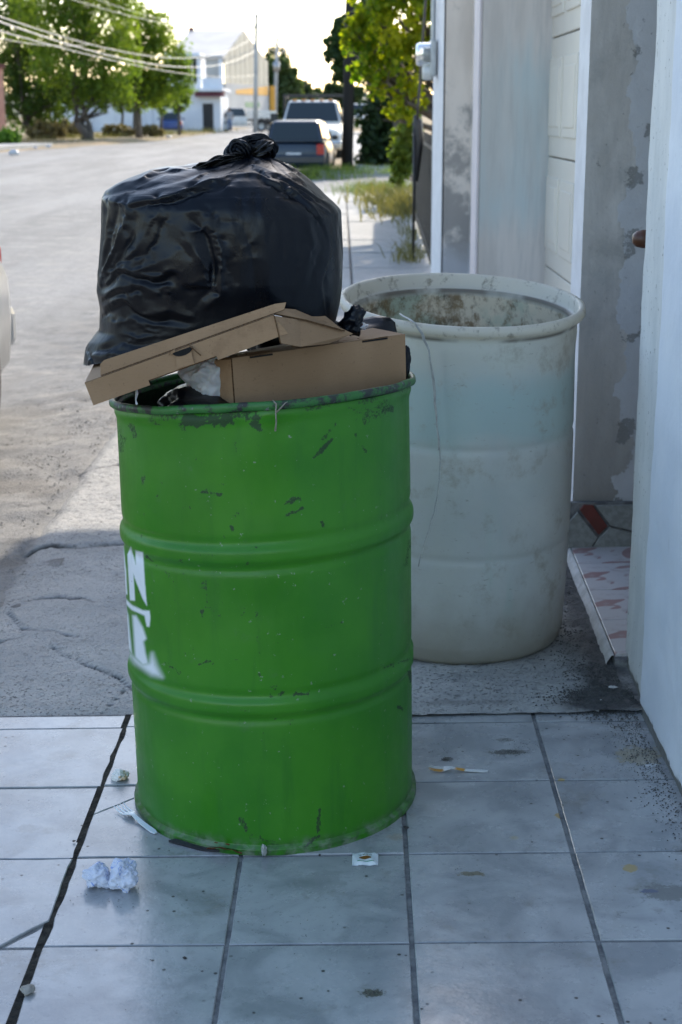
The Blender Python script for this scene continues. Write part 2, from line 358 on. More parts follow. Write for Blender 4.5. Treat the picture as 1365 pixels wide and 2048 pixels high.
for uu, vv, rx, ry, col, am, ns in [(1265, 1738, .016, .016, (.38, .27, .10), .85, 30), (1300, 1783, .016, .006, (.03, .07, .30), .9, 70), (1345, 1785, .05, .03, (.14, .135, .12), .7, 50), (945, 1748, .025, .009, (.16, .13, .07), .8, 70), (745, 1985, .02, .012, (.09, .08, .06), .9, 110),
        (1020, 1505, .045, .014, (.10, .095, .085), .9, 120), (895, 1518, .012, .012, (.06, .055, .05), .9, 150), (1275, 1510, .05, .045, (.30, .24, .12), .55, 40), (1125, 1560, .008, .008, (.40, .28, .10), .9, 60), (1120, 1632, .009, .012, (.42, .28, .11), .9, 60), (800, 1675, .022, .014, (.36, .30, .25), .7, 80),
        (1010, 1480, .02, .01, (.12, .115, .10), .7, 120), (140, 1452, .02, .014, (.22, .22, .21), .6, 40), (125, 1510, .03, .03, (.25, .245, .23), .5, 40), (55, 1655, .025, .018, (.22, .21, .19), .55, 60), (225, 1895, .008, .008, (.20, .19, .16), .8, 60), (395, 1895, .05, .02, (.40, .40, .39), .35, 40), (640, 1760, .05, .04, (.20, .20, .195), .35, 40), (1015, 1425, .014, .01, (.62, .62, .62), .9, 90), (1300, 1530, .014, .008, (.60, .60, .60), .9, 90)]: c = spot(c, uu, vv, rx, ry, col, am, ns)
rg = N.rmp(N.noise(p, 6, 8, .7), .3, .75, .16, .38)
N.set(c, N.mth('ADD', rg, N.mth('MULTIPLY', spm, .3)), N.bump(N.mth('ADD', N.noise(q_, 25, 3), N.mth('MULTIPLY', N.noise(p, 160, 3), .35)), .14, .004), .75)
M_TILE = N.m
N = NT('grout'); p = N.pos(); c = N.mix(N.rmp(N.noise(p, 24, 6, .7), .35, .65), (.12, .12, .125), (.26, .26, .25)); M_GROUT = N.set(c, .9, N.bump(N.noise(p, 120, 4), .6, .004), .2)
M_GAP = simple('gap_dirt', (.018, .017, .016), (.05, .047, .04), 30, .95, .8, 80, .1)
X00, Z00, YAW = -1.78437, 7.20588, .01684
def tl(a, b): a *= TILE; b *= TILE; return (a*math.cos(YAW)+b*math.sin(YAW), -a*math.sin(YAW)+b*math.cos(YAW))
q = MB(); q.prism([tl(-4, 3.9), tl(2.3, 3.9), tl(2.3, 10.47), tl(-4, 10.47)], -.08, -.0045); pav = q.build('tiled_pavement', M_GROUT); tag(pav, kind='structure'); NEAR.append(pav)
q = MB(); q.prism([tl(X00-.036, 3.9), tl(X00+.036, 3.9), tl(X00+.036, 10.46), tl(X00-.036, 10.46)], -.02, -.0025); gp = q.build('open_joint', M_GAP, pav)
cols = [-3.784, -2.784, -1.784, -.784, .216, 1.216, 2.16]; rows = [4.206, 5.206, 6.206, 7.206, 8.206, 9.206, 10.206, 10.45]
def ragged_poly(poly, amp, step=.02, which=None):
    out = []; n = len(poly)
    for i in range(n):
        a = np.array(poly[i]); b = np.array(poly[(i+1) % n]); L = np.linalg.norm(b-a); k = max(1, int(L/step)); nr = np.array([-(b-a)[1], (b-a)[0]])/L
        am = amp if which is None or i in which else amp*.12
        for j in range(k):
            t = j/k; off = 0 if j == 0 else (random.random()**2)*am
            out.append(tuple(a+(b-a)*t+nr*off))
    return out
def tile_piece(poly, dz=0., rag=.0007, which=None, tilt=(0, 0)):
    q = MB(); q.prism(ragged_poly(poly, rag, .03, which), -.012, .0, .0016)
    cx = sum(p[0] for p in poly)/len(poly); cy = sum(p[1] for p in poly)/len(poly)
    q.v = [(x, y, z_+dz+(x-cx)*tilt[0]+(y-cy)*tilt[1]) for x, y, z_ in q.v]
    return q.build('tile', M_TILE, pav)
for i in range(len(cols)-1):
    for j in range(len(rows)-1):
        ja = .014 if cols[i] > -1.7 else .011; jb = .009
        a0 = cols[i]+ja; a1 = cols[i+1]-ja; b0 = rows[j]+jb; b1 = rows[j+1]-jb; wh = None; rag = .0007; dz = random.uniform(-.001, .001)
        if abs(cols[i+1]+1.784) < .01: a1 -= .004; wh = [1]; rag = .005; dz -= .003
        if abs(cols[i]+1.784) < .01: a0 -= .002; wh = [3]; rag = .004
        poly = [tl(a0, b0), tl(a1, b0), tl(a1, b1), tl(a0, b1)]; tilt = (random.uniform(-.004, .004), random.uniform(-.004, .004))
        if i == 1 and j == 3:        # broken corner
            c1 = G(-60, 1925)[:2]; c2 = G(97, 1843)[:2]; e = (c2-c1)/np.linalg.norm(c2-c1); nn = np.array([-e[1], e[0]])
            def clip(poly, s, gap):
                out = []; n = len(poly); dd = [((np.array(p)-c1)@nn)*s-gap for p in poly]
                for k in range(n):
                    if dd[k] >= 0: out.append(poly[k])
                    if (dd[k] >= 0) != (dd[(k+1) % n] >= 0):
                        t = dd[k]/(dd[k]-dd[(k+1) % n]); out.append(tuple(np.array(poly[k])*(1-t)+np.array(poly[(k+1) % n])*t))
                return out
            for s, d2 in ((1, 0), (-1, -.004)): tile_piece(clip(poly, s, .0022), d2, .004, None)
        elif i == 2 and j == 4:      # hairline crack
            c1 = G(155, 1642)[:2]; c2 = G(285, 1590)[:2]; e = (c2-c1)/np.linalg.norm(c2-c1); nn = np.array([-e[1], e[0]])
            def clip2(poly, s, gap):
                out = []; n = len(poly); dd = [((np.array(p)-c1)@nn)*s-gap for p in poly]
                for k in range(n):
                    if dd[k] >= 0: out.append(poly[k])
                    if (dd[k] >= 0) != (dd[(k+1) % n] >= 0):
                        t = dd[k]/(dd[k]-dd[(k+1) % n]); out.append(tuple(np.array(poly[k])*(1-t)+np.array(poly[(k+1) % n])*t))
                return out
            for s in (1, -1): tile_piece(clip2(poly, s, .0006), 0, .0018)
        else: tile_piece(poly, dz, rag, wh, tilt)

# ---- porch step with patterned floor tiles (pavement frame)
N = NT('porch_tile'); p = N.obj()
c = N.mix(N.rmp(N.noise(N.map(p, (1, 1.3, 1)), 7, 1, .3, 1.6), .54, .57), (.55, .52, .51), (.36, .22, .21)); c = N.mix(N.rmp(N.noise(p, 30, 6), .5, .8), c, (.42, .36, .35))
M_PORCH = N.set(c, .35, N.bump(N.noise(p, 60, 3), .1, .003))
M_MORTAR = simple('white_mortar', (.55, .54, .52), (.40, .39, .37), 14, .85, .7, 40, .3)
a = G(1137, 1105)[:2]; b = G(1228, 1332)[:2]; dv = (a-b)/np.linalg.norm(a-b)
q = MB(); q.prism([tuple(b-dv*.02), (1.9, 3.6), (1.9, 4.75), tuple(a+dv*.1)], -.06, .022); ps = q.build('porch_floor', M_GROUT); tag(ps, kind='structure'); NEAR.append(ps)
t0 = 3.62
for r_ in range(4):
    for cc in range(4):
        y0 = t0+r_*.265; y1 = min(y0+.262, 4.66); f0 = b+dv*((y0-b[1])/dv[1]); f1 = b+dv*((y1-b[1])/dv[1])
        xl0 = f0[0]+.004 if cc == 0 else .70+.262*cc; xl1 = f1[0]+.004 if cc == 0 else .70+.262*cc; xr = .70+.262*(cc+1)-.003
        q = MB(); q.prism([(xl0, y0), (xr, y0), (xr, y1), (xl1, y1)], .018, .030, .0015)
        cx, cy = (xl0+xr)/2, (y0+y1)/2; q.v = [(x-cx, y-cy, z_) for x, y, z_ in q.v]; q.build('tile', M_PORCH, ps, loc=(cx, cy, 0))
P = []; 
for t in np.linspace(0, 1, 40):
    c_ = b+(a-b)*t; P.append(c_)
vs = []
for i, c_ in enumerate(P):
    wd = .020+.0015*math.sin(i*.31)+.0015*random.random()
    for s, zz in ((0, .029), (-.3, .027), (-.8, .012), (-1, -.004)): vs.append((c_[0]+s*wd, c_[1], zz+.001*random.random()))
mobj('mortar_edge', vs, grid_faces(4, 40, flip=True), M_MORTAR, ps)

# ---- rubble along the gutter where the apron breaks off (pavement frame)
vsA = []; fsA = []; oc = np.array([(1, 0, 0), (.2, .9, .1), (-.9, .3, 0), (-.4, -.9, .1), (0, 0, 1), (0, 0, -.4)]); of0 = [(0, 1, 4), (1, 2, 4), (2, 3, 4), (3, 0, 4), (1, 0, 5), (2, 1, 5), (3, 2, 5), (0, 3, 5)]
for _ in range(5200):
    y_ = random.uniform(4.2, 9.5); x_ = -1.12+.06*sstep(np.array([y_]), 4.5, 9)[0]-abs(random.gauss(0, .22))+.05 if random.random() < .7 else random.uniform(-3.2, -.95); s_ = .0018+.0060*random.random()**3; an_ = random.uniform(0, 6.28); n_ = len(vsA)
    zg = float(gz(x_, y_))-SLOPE*x_-.016 if x_ < -1.1 else -.008
    q_ = oc*np.array([s_, s_*random.uniform(.6, 1), s_*random.uniform(.4, .8)]); ca, sa = math.cos(an_), math.sin(an_)
    vsA += [(x_+a_*ca-b_*sa, y_+a_*sa+b_*ca, zg+c_) for a_, b_, c_ in q_]; fsA += [tuple(n_+i for i in f_) for f_ in of0]
N = NT('rubble_stone'); p = N.obj(); o = mobj('gravel', vsA, fsA, N.set(N.mix(N.noise(p, 40, 2), (.10, .095, .09), (.42, .38, .33)), .9), None, False); tag(o, 'loose gravel and broken asphalt along the gutter left of the drums', 'gravel', kind='stuff'); NEAR.append(o)
# ================================================================== HOUSE ON THE RIGHT (plumb world frame)
N = NT('white_plaster'); p = N.pos()
c = N.mix(N.rmp(N.noise(p, 3, 7, .6), .35, .65), (.66, .70, .76), (.74, .77, .81))
c = N.mix(N.at('grey_end'), c, N.mix(N.rmp(N.noise(N.map(p, (1, 1, .35)), 6, 7, .65), .35, .66), (.56, .58, .57), (.68, .69, .67)))
c = N.mix(N.mth('MULTIPLY', N.at('grey_end'), N.rmp(N.noise(p, 60, 4, .7), .62, .70)), c, (.16, .16, .15))
c = N.mix(N.mth('MULTIPLY', N.rmp(N.noise(N.map(p, (1, 1, .4)), 22, 6, .7), .60, .72), .35), c, (.50, .52, .54))
c = N.mix(N.at('bare'), c, N.mix(N.noise(p, 50, 4), (.10, .105, .10), (.24, .24, .23)))
M_WALL = N.set(c, .7, N.bump(N.mth('ADD', N.noise(p, 30, 6, .65), N.noise(N.map(p, (1, 1, .5)), 7, 3)), .35, .008), .35)
N = NT('grey_plaster'); p = N.pos(); pv = N.map(p, (1, 1, .22)); xyz = N.sep(p)
c = N.mix(N.rmp(N.noise(pv, 6, 8, .65), .35, .66), (.46, .435, .40), (.59, .56, .52))
c = N.mix(N.mth('MULTIPLY', N.rmp(N.noise(p, 3.0, 8, .7), .50, .68), .75), c, (.33, .32, .30))
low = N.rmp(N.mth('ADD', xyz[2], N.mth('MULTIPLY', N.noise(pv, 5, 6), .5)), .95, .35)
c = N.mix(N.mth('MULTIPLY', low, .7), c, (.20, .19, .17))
pf = N.rmp(N.mth('ADD', N.at('peel'), N.mth('MULTIPLY', N.mth('SUBTRACT', N.noise(p, 55, 6, .75), .5), 1.6)), .46, .56); sf = N.rmp(N.mth('ADD', N.at('stain'), N.mth('MULTIPLY', N.mth('SUBTRACT', N.noise(p, 75, 6, .8), .5), 2.2)), .50, .60)
c = N.mix(N.mth('MULTIPLY', N.rmp(N.noise(N.map(p, (1, 1, .1)), 60, 5, .7), .45, .7), .3), c, (.34, .33, .32))
c = N.mix(pf, c, N.mix(N.noise(p, 25, 5), (.50, .50, .505), (.58, .585, .59)))
c = N.mix(N.mth('MULTIPLY', sf, .75), c, (.20, .20, .19))
c = N.mix(N.mth('MULTIPLY', N.rmp(N.noise(p, 42, 6, .7), .63, .70), .6), c, (.13, .13, .125))
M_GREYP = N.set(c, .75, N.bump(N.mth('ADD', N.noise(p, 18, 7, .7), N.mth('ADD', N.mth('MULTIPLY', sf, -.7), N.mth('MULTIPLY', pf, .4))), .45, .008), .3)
N = NT('bluish_plaster'); p = N.pos(); pv = N.map(p, (1, 1, .15)); xyz = N.sep(p)
c = N.mix(N.rmp(N.noise(pv, 9, 6), .35, .65), (.54, .49, .45), (.64, .585, .54))
blue = N.mth('MULTIPLY', N.rmp(N.mth('ADD', xyz[2], N.mth('MULTIPLY', N.noise(pv, 10, 5), .35)), .95, 1.15), N.rmp(N.mth('ADD', xyz[2], N.mth('MULTIPLY', N.noise(pv, 12, 5), .5)), 2.02, 1.75))
c = N.mix(N.mth('MULTIPLY', N.mth('MULTIPLY', blue, N.rmp(N.noise(pv, 7, 5), .3, .6, .35, 1.)), .7), c, (.42, .53, .55))
c = N.mix(N.mth('MULTIPLY', N.rmp(N.noise(N.map(p, (1, 1, .08)), 45, 6, .7), .45, .7), .35), c, (.38, .37, .36))
M_BLUEP = N.set(c, .7, N.bump(N.noise(pv, 30, 6), .15, .004), .3)
N = NT('stained_plaster'); p = N.pos(); pv = N.map(p, (1, 1, .3)); xyz = N.sep(p)
c = N.mix(N.rmp(N.noise(pv, 5, 7), .35, .66), (.61, .54, .475), (.73, .65, .575))
c = N.mix(N.mth('MULTIPLY', N.rmp(N.mth('ADD', N.noise(p, 4, 8, .7), N.mth('MULTIPLY', xyz[2], -.14)), .30, .46), .8), c, (.24, .23, .22))
c = N.mix(N.mth('MULTIPLY', N.rmp(N.mth('ADD', xyz[2], N.mth('MULTIPLY', N.noise(p, 6, 6), .3)), .62, .42), .7), c, (.50, .50, .52))
M_STAIN = N.set(c, .8, N.bump(N.noise(p, 12, 7), .3, .01), .25)
M_STREETSIDE = simple('white_street_side', (.70, .70, .72), (.60, .60, .62), 9, .6, .25, 30)
M_PINK = simple('pinkish_trim', (.66, .58, .58), (.58, .52, .52), 6, .65, .2, 30)
M_DOOR = simple('cream_door', (.67, .61, .52), (.72, .66, .56), 2, .45, .06, 60)
M_ROOFC = simple('roof_concrete', (.5, .5, .48), (.4, .4, .39), 2, .85, .3, 20)
house = tag(empty('house', (.9, 3.0, 0)), 'house on the right with white plaster wall, grey pillars and cream garage door', 'house')
HP = Vector((.9, 3.0, 0))
def hb(q, name, mt, smooth=False, parent=None): q.v = [(x-HP.x, y-HP.y, z_-HP.z) for x, y, z_ in q.v]; return q.build(name, mt, parent or house, smooth)
# near wall: plan path swept up
pa = [gw((.672, -1.6, 0)), gw((.688, 2.8, 0)), gw((.690, 3.29, 0)), gw((.697, 3.33, 0)), gw((.712, 3.60, 0)), gw((.725, 3.625, 0)), gw((1.6, 3.66, 0))]
pts = [pa[0][:2]]; 
for a, b in zip(pa[:-1], pa[1:]):
    a = a[:2]; b = b[:2]; L = np.linalg.norm(b-a); st = .3 if (a[1] < 1 and b[1] < 2.9) else .016
    if a[1] < 1:
        k = 40; ts = np.concatenate([np.linspace(0, .62, 6)[1:], np.linspace(.62, 1, 90)[1:]])
    else: ts = np.linspace(0, 1, max(2, int(L/st)+1))[1:]
    for t in ts: pts.append(a+(b-a)*t)
pts = np.array(pts); tg = np.gradient(pts, axis=0); tg /= np.linalg.norm(tg, axis=1)[:, None]; nr = np.stack([-tg[:, 1], tg[:, 0]], 1)
zs = np.concatenate([np.arange(-.03, .5, .011), np.arange(.5, 2.3, .022), np.linspace(2.3, 3.2, 6)])
A, Zz = np.meshgrid(np.arange(len(pts)), zs); XY = pts[A.ravel()]; zz = Zz.ravel(); P3 = np.column_stack([XY, zz])
bare = 1-sstep(zz-.008-.0*XY[:, 0]-.055*fbm(P3, 14, 4, 3)*sstep(XY[:, 1], 2.2, 3.5)-.010, -.002, .004)
grey_end = sstep(XY[:, 1]+.018*(fbm(P3, 20, 4, 5)-.5), 3.285, 3.30)  # greyer plaster on the stretch next to the wall end
d = (fbm(P3, 3, 4, 1)-.5)*.016+(fbm(P3, 22, 3, 2)-.5)*.004-.007*bare-.004*grey_end
P3[:, :2] += nr[A.ravel()]*d[:, None]
P3 -= np.array([HP.x, HP.y, 0])
o = mobj('near_wall', P3, grid_faces(len(pts), len(zs), flip=True), M_WALL, house); fattr(o, 'bare', bare); fattr(o, 'grey_end', grey_end)
# wooden knob poking out behind the wall end
kp = WY(1292, 478, 3.9)
prof = [(0, -.034), (.012, -.033), (.020, -.024), (.0235, -.008), (.0235, .010), (.020, .022), (.012, .03), (.009, .16)]
vs = [(r*math.cos(2*math.pi*k/20), r*math.sin(2*math.pi*k/20), zz_) for r, zz_ in prof for k in range(20)]
rot = Matrix.Rotation(R(90), 3, 'Y')
vs = [tuple(rot @ Vector(q)+Vector(kp)-HP+Vector((-.0, 0, 0))) for q in vs]
mobj('wooden_knob', vs, grid_faces(20, len(prof), True), simple('brown_wood', (.13, .05, .025), (.08, .03, .015), 20, .4, .1, 60, stretch=(1, 1, .2)), house)
q = MB(); q.box((kp[0]+.55, 3.93, 1.0), (.80, .045, 2.0)); hb(q, 'porch_door', simple('porch_door_brown', (.12, .06, .035), (.09, .045, .03), 8, .5, .1, 40, stretch=(1, 1, .1)))
# grey pillar
xL = WY(1163, 560, 4.62)[0]; xL0 = WY(1136, 1090, 4.62)[0]; xLt = WY(1193, 0, 4.62)[0]; print('pillar x', xL0, xL, xLt)
xs = np.arange(0, 1.35, .012); zs = np.concatenate([np.arange(0, 2.4, .014), [2.8, 3.2]])
A, B = np.meshgrid(xs, zs); x = A.ravel()+xL; z = B.ravel(); P3 = np.column_stack([x, np.full(len(x), 4.625), z])
P3[:, 1] += (fbm(P3, 2.5, 3, 1)-.5)*.010+(fbm(P3, 25, 3, 2)-.5)*.004
wob = (fbm(P3, 9, 4, 7)-.5)
peel = sstep(A.ravel()+wob*.18, .125, .14)*sstep(fbm(P3, 3, 4, 9), .36, .46)*(z < 1.9)
stain = np.clip(1-sstep(np.hypot((A.ravel()-.205)/.5, (z-1.16))+.10*wob, .012, .035), 0, 1)+.9*(1-sstep(np.hypot((A.ravel()-.20)/.45, z-1.00)+.16*wob, .012, .03))+.8*(1-sstep(np.hypot((A.ravel()-.155)/.7, z-.42)+.2*wob, .01, .045))+.8*sstep(fbm(P3, 13, 4, 12), .58, .64)*(1-sstep(np.abs(A.ravel()-.18), .02, .09))
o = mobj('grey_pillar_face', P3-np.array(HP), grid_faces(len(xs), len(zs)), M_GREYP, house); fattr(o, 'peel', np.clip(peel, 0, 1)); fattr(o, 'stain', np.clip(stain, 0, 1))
q = MB(); q.box((xL+.008+.66, 4.745, 1.6), (1.32+.01, .215, 3.2)); o = hb(q, 'grey_pillar', M_STREETSIDE); bevel(o, .006)  # street side coloured white for the light that falls on it
# mosaic skirting of broken tile at the pillar's foot
M_MOSA = [simple('speckled_mosaic', (.30, .31, .29), (.22, .23, .21), 60, .4, .1, 90), simple('red_mosaic', (.16, .035, .025), (.12, .03, .02), 20, .35), simple('olive_mosaic', (.18, .18, .14), (.14, .14, .11), 40, .4)]
q = MB(); sk0, sk1 = .02, .185; q.box((xL+.6, 4.608, .085), (1.26, .02, .205)); sk = hb(q, 'skirting', M_GROUT)
def mos(poly, k):
    q = MB(); q.prism([(a_, b_) for a_, b_ in poly], 0, .009, .0015); q.v = [(xL+x_, 4.598-z_, y_) for x_, y_, z_ in q.v]; hb(q, 'mosaic_piece', M_MOSA[k], parent=sk)
for poly, k in [([(-.02, .025), (.05, .025), (.078, .075), (.012, .158), (-.02, .12)], 0), ([(.018, .166), (.082, .083), (.108, .112), (.06, .18), (.03, .182)], 1), ([(.056, .025), (.30, .025), (.27, .07), (.115, .108), (.084, .075)], 0), ([(.068, .18), (.118, .114), (.275, .075), (.25, .182)], 0), ([(.28, .075), (.31, .03), (.44, .03), (.42, .18), (.26, .18)], 2), ([(.45, .03), (.70, .03), (.70, .18), (.43, .18)], 0)]: mos(poly, k)
# garage door, facing the street
gx = .955
gd = hb(MB().box((gx+.05, 5.95, 1.25), (.02, 2.30, 2.5)), 'garage_door', M_DOOR)
for k, (z0, z1) in enumerate([(.0, .19), (.195, .69), (.695, 1.185), (1.19, 1.70), (1.705, 2.20), (2.205, 2.5)]):
    q = MB(); q.box((gx+.02, 5.95, (z0+z1)/2), (.04, 2.29, z1-z0-.001), bev=.005)
    if z1-z0 > .3:
        for j in range(5):
            yc = 4.83+.24+.45*j
            q.box((gx-.001, yc, (z0+z1)/2), (.014, .37, (z1-z0)*.66), bev=.006); q.box((gx-.006, yc, (z0+z1)/2), (.014, .29, (z1-z0)*.50), bev=.006)
    hb(q, 'door_section', M_DOOR, parent=gd)
# bluish pillar with pinkish edge
x0 = WY(955, 530, 7.05)[0]; x1 = WY(1078, 530, 7.05)[0]; print('pillar1', x0, x1)
q = MB(); q.box(((x0+x1)/2+.06, 7.06+.13, 1.6), (x1-x0+.12, .26, 3.2)); bevel(hb(q, 'bluish_pillar', M_BLUEP), .008)
q = MB(); q.box((x0-.005, 7.06+.13, 1.6), (.012, .268, 3.2)); bevel(hb(q, 'pillar_edge', M_PINK), .003)
q = MB(); q.box((1.03, 9.3, 1.6), (.15, 4.0, 3.2)); hb(q, 'side_wall', M_STAIN)
# far end wall
xe = WY(884, 400, 11.3)[0]; print('endwall', xe)
q = MB(); q.box((xe+2.4, 11.5, 1.5), (4.8, .4, 3.0)); hb(q, 'end_wall', M_STAIN)
q = MB(); q.box((xe+.007, 11.9, 1.5), (.02, 1.2, 3.0)); q.box((xe+.115, 12.1, 1.5), (.19, .8, 3.0)); bevel(hb(q, 'end_wall_edge', M_STREETSIDE), .005)
q = MB(); q.box((3.3, 4.3, 3.27), (5.5, 12.0, .16), bev=.01); hb(q, 'roof', M_ROOFC)
q = MB(); q.box((6.0, 5, 1.6), (.2, 13, 3.2)); hb(q, 'back_wall', M_STAIN)

# ---- electricity meter on the end wall
M_GLASSY = NT('meter_glass').set((.75, .76, .72), .08, spec=.6, **{'Transmission Weight': .75, 'IOR': 1.45})
M_METAL = simple('galvanised', (.45, .46, .46), (.36, .37, .37), 12, .45, .1, 50, metal=.6)
mp = np.array([xe-.016, 12.0, WY(865, 117, 12.0)[2]])
mt_ = tag(empty('electricity_meter', mp), 'round glass electricity meter mounted high on the pale wall edge by the fence', 'electricity meter')
MB().box((-.02, 0, 0), (.045, .19, .27), bev=.01).build('base', M_METAL, mt_)
def lathe_x(prof, n=24): # along -x
    return [( -a_, r*math.cos(2*math.pi*k/n), r*math.sin(2*math.pi*k/n)) for a_, r in prof for k in range(n)], grid_faces(n, len(prof), True)
v, f = lathe_x([(.04, .088), (.06, .088), (.13, .086), (.148, .074), (.152, .0)]); v = [(a_, b_, c_+.03) for a_, b_, c_ in v]; mobj('glass_cover', v, f, M_GLASSY, mt_)
v, f = lathe_x([(.04, .07), (.10, .07), (.102, .0)]); v = [(a_, b_, c_+.03) for a_, b_, c_ in v]; mobj('dial', v, f, simple('meter_dial', (.25, .26, .24), (.12, .12, .11), 30, .5), mt_)
v, f = lathe_x([(.03, .06), (.085, .06), (.1, .05), (.102, .0)]); v = [(a_, b_, c_-.10) for a_, b_, c_ in v]; mobj('lower_cap', v, f, simple('meter_cap', (.6, .6, .57), None, rough=.3), mt_)
MB().tube([(-.02, .0, .13), (-.02, 0, 1.4)], .02).build('conduit', M_METAL, mt_)
M_BLACKM = simple('black_iron', (.012, .012, .013), (.025, .023, .022), 20, .5, .2, 60)
for k, (ua, ub, nm) in enumerate([(856, 835, 'dark cable dropping from above past the meter to the fence post'), (882, 866, 'dark cable hanging closest to the pale wall beside the meter')]):
    P = [WY(ua+(ub-ua)*t, -60+(300 if k == 0 else 330)*t, 12.9+.5*k) for t in np.linspace(0, 1, 10)]
    o = MB().tube(P, .011, 6).build('cable', M_BLACKM, None, True); tag(o, nm, 'cable', 'cables by the meter')
# ---- black iron fence
fx = lambda y: .45+.0262*y+.012
fe = tag(empty('iron_fence', (fx(13.2), 13.2, 0)), 'black iron bar fence between the pale wall and the leafy bushes', 'fence')
bar_me = None; y = 13.1; i = 0
while y < 21.5:
    if bar_me is None:
        o = MB().box((0, 0, .62), (.022, .022, 1.12)).build('bar', M_BLACKM, fe); bar_me = o.data
    else: o = link(bpy.data.objects.new('bar', bar_me), fe)
    o.location = (fx(y)-fx(13.2), y-13.2, 0); y += .115
for z_ in (.14, 1.08): MB().plate([(fx(13.05)-fx(13.2), -.15, z_-.018), (fx(21.6)-fx(13.2), 8.4, z_-.018), (fx(21.6)-fx(13.2), 8.4, z_+.018), (fx(13.05)-fx(13.2), -.15, z_+.018)], .03).build('rail', M_BLACKM, fe)
MB().plate([(.02, -.15, .1), (fx(21.6)-fx(13.2)+.02, 8.4, .1), (fx(21.6)-fx(13.2)+.02, 8.4, 1.06), (.02, -.15, 1.06)], .006).build('backing_sheet', simple('dark_sheet', (.008, .008, .009), (.014, .014, .015), 3, .95, spec=.05), fe)
fp = W(827, 522, .0); o = tag(empty('gate_post', (fp[0], fp[1], 0)), 'thin black gate post standing proud of the iron fence', 'post')
MB().tube([(0, 0, 0), (0, 0, 1.30)], .014, 8).build('shaft', M_BLACKM, o, True); MB().tube([(.02, 0, .75), (.05, 0, 1.12), (.03, 0, 1.3), (.0, 0, 1.36)], [.02, .04, .045, .01], 8).build('scroll', M_BLACKM, o, True)
cp = W(872, 531, 0); prof = [(.03, 0), (.036, .05), (.042, .11), (.040, .11), (.030, .01)]
o = mobj('plastic_cup', [(r*math.cos(2*math.pi*k/16), r*math.sin(2*math.pi*k/16), z_) for r, z_ in prof for k in range(16)], grid_faces(16, 5, True), simple('cup_white', (.7, .7, .66), None, rough=.4)); o.location = (cp[0]-.03, cp[1], .02); o.rotation_euler = (.2, .3, 0); tag(o, 'small white cup standing at the foot of the pale wall edge', 'cup')
# ================================================================== DRUMS (pavement frame)
def gauss(d, s): return np.exp(-(d/s)**2)
DC = np.array([-.1495, 2.925, 0.])
def drum_shear(P, hgt, sx, sy, r, pw=1):
    t = np.clip(P[:, 2]/hgt, 0, 1); yy = np.minimum(P[:, 1], 0) if pw > 1 else P[:, 1]; P[:, 2] += P[:, 0]/r*sx*t+yy/r*sy*t**pw; return P
nu = 640; zb = np.concatenate([[.0, .004, .010, .013, .016], np.arange(.019, .852, .0031)])
def r_green(z):
    r = np.full_like(z, .2885)+.0015*np.sin(z*3.6)
    for zh in (.302, .597): r += .0056*np.exp(-((z-zh)/.0150)**4)-.0022*np.exp(-((z-zh-.026)/.008)**2)-.0028*np.exp(-((z-zh+.026)/.008)**2)
    r += np.where(z < .0135, .0085, 0)+.004*gauss(z-.842, .010); return r
ang = np.linspace(0, 2*math.pi, nu, endpoint=False); A, Z = np.meshgrid(ang, zb); a = A.ravel(); z = Z.ravel(); r = r_green(z)
P = np.stack([r*np.cos(a), r*np.sin(a), z], 1); cyl = np.stack([np.cos(a), np.sin(a)], 1)
dent = np.zeros(len(a))
def at_px(u_, v_):                       # angle and height of a photo pixel on the drum wall
    o_ = C0-DC; d_ = ray(u_, v_, AXG); A_ = d_[0]**2+d_[1]**2; B_ = o_[0]*d_[0]+o_[1]*d_[1]; D_ = B_*B_-A_*(o_[0]**2+o_[1]**2-.287**2)
    t = (-B_-math.sqrt(max(D_, 0)))/A_; p_ = o_+d_*t; return math.atan2(p_[1], p_[0]), p_[2]
def dent_at(u_, v_, wu, wz, dep):
    a_, z_ = at_px(u_, v_); da = np.angle(np.exp(1j*(a-a_)))*.287; return dep*np.exp(-(da/wu)**2-((z-z_)/wz)**2)
for args in [(400, 832, .035, .016, .010), (460, 826, .03, .014, -.006), (500, 842, .018, .016, .006), (560, 1000, .12, .06, .0025), (330, 900, .07, .05, .003), (700, 1500, .10, .08, .002), (640, 1280, .05, .03, .0015), (480, 1300, .14, .05, -.0015), (700, 930, .09, .06, .0022), (828, 1310, .02, .02, .003)]: dent += dent_at(*args)
dent += (fbm(np.stack([a*1.2, z], 1), 5, 3, 4)-.5)*.0022
P[:, :2] -= cyl*dent[:, None]; P = drum_shear(P, .867, .0155, -.024, .297, 5)
u, v_ = projG(P+DC); front = (cyl@np.array([DC[0], DC[1]])) < 0.05
jx = (fbm(np.stack([u, v_], 1), .11, 3, 2)-.5)
def cp5(L): return [(220+x_/4.55, 1000+y_/4.55) for x_, y_ in L]
LET = [cp5(q) for q in [
 [(160, 495), (192, 428), (212, 640), (230, 918), (184, 912)], [(192, 428), (236, 585), (234, 462), (302, 478), (318, 740), (338, 962), (300, 900), (200, 640)],
 [(98, 372), (122, 395), (148, 640), (160, 860), (138, 850), (118, 650)], [(132, 885), (200, 955), (300, 1003), (362, 1008), (368, 1080), (362, 1152), (336, 1150), (318, 1052), (200, 1000), (136, 935)],
 [(136, 950), (168, 1050), (200, 1395), (160, 1330)], [(208, 1052), (240, 1055), (298, 1160), (332, 1260), (306, 1290), (325, 1400), (350, 1490), (300, 1500), (232, 1430)],
 [(165, 1385), (300, 1495), (360, 1480), (385, 1400), (420, 1500), (475, 1612), (380, 1592), (230, 1482)]]]
letter = np.zeros(len(u))
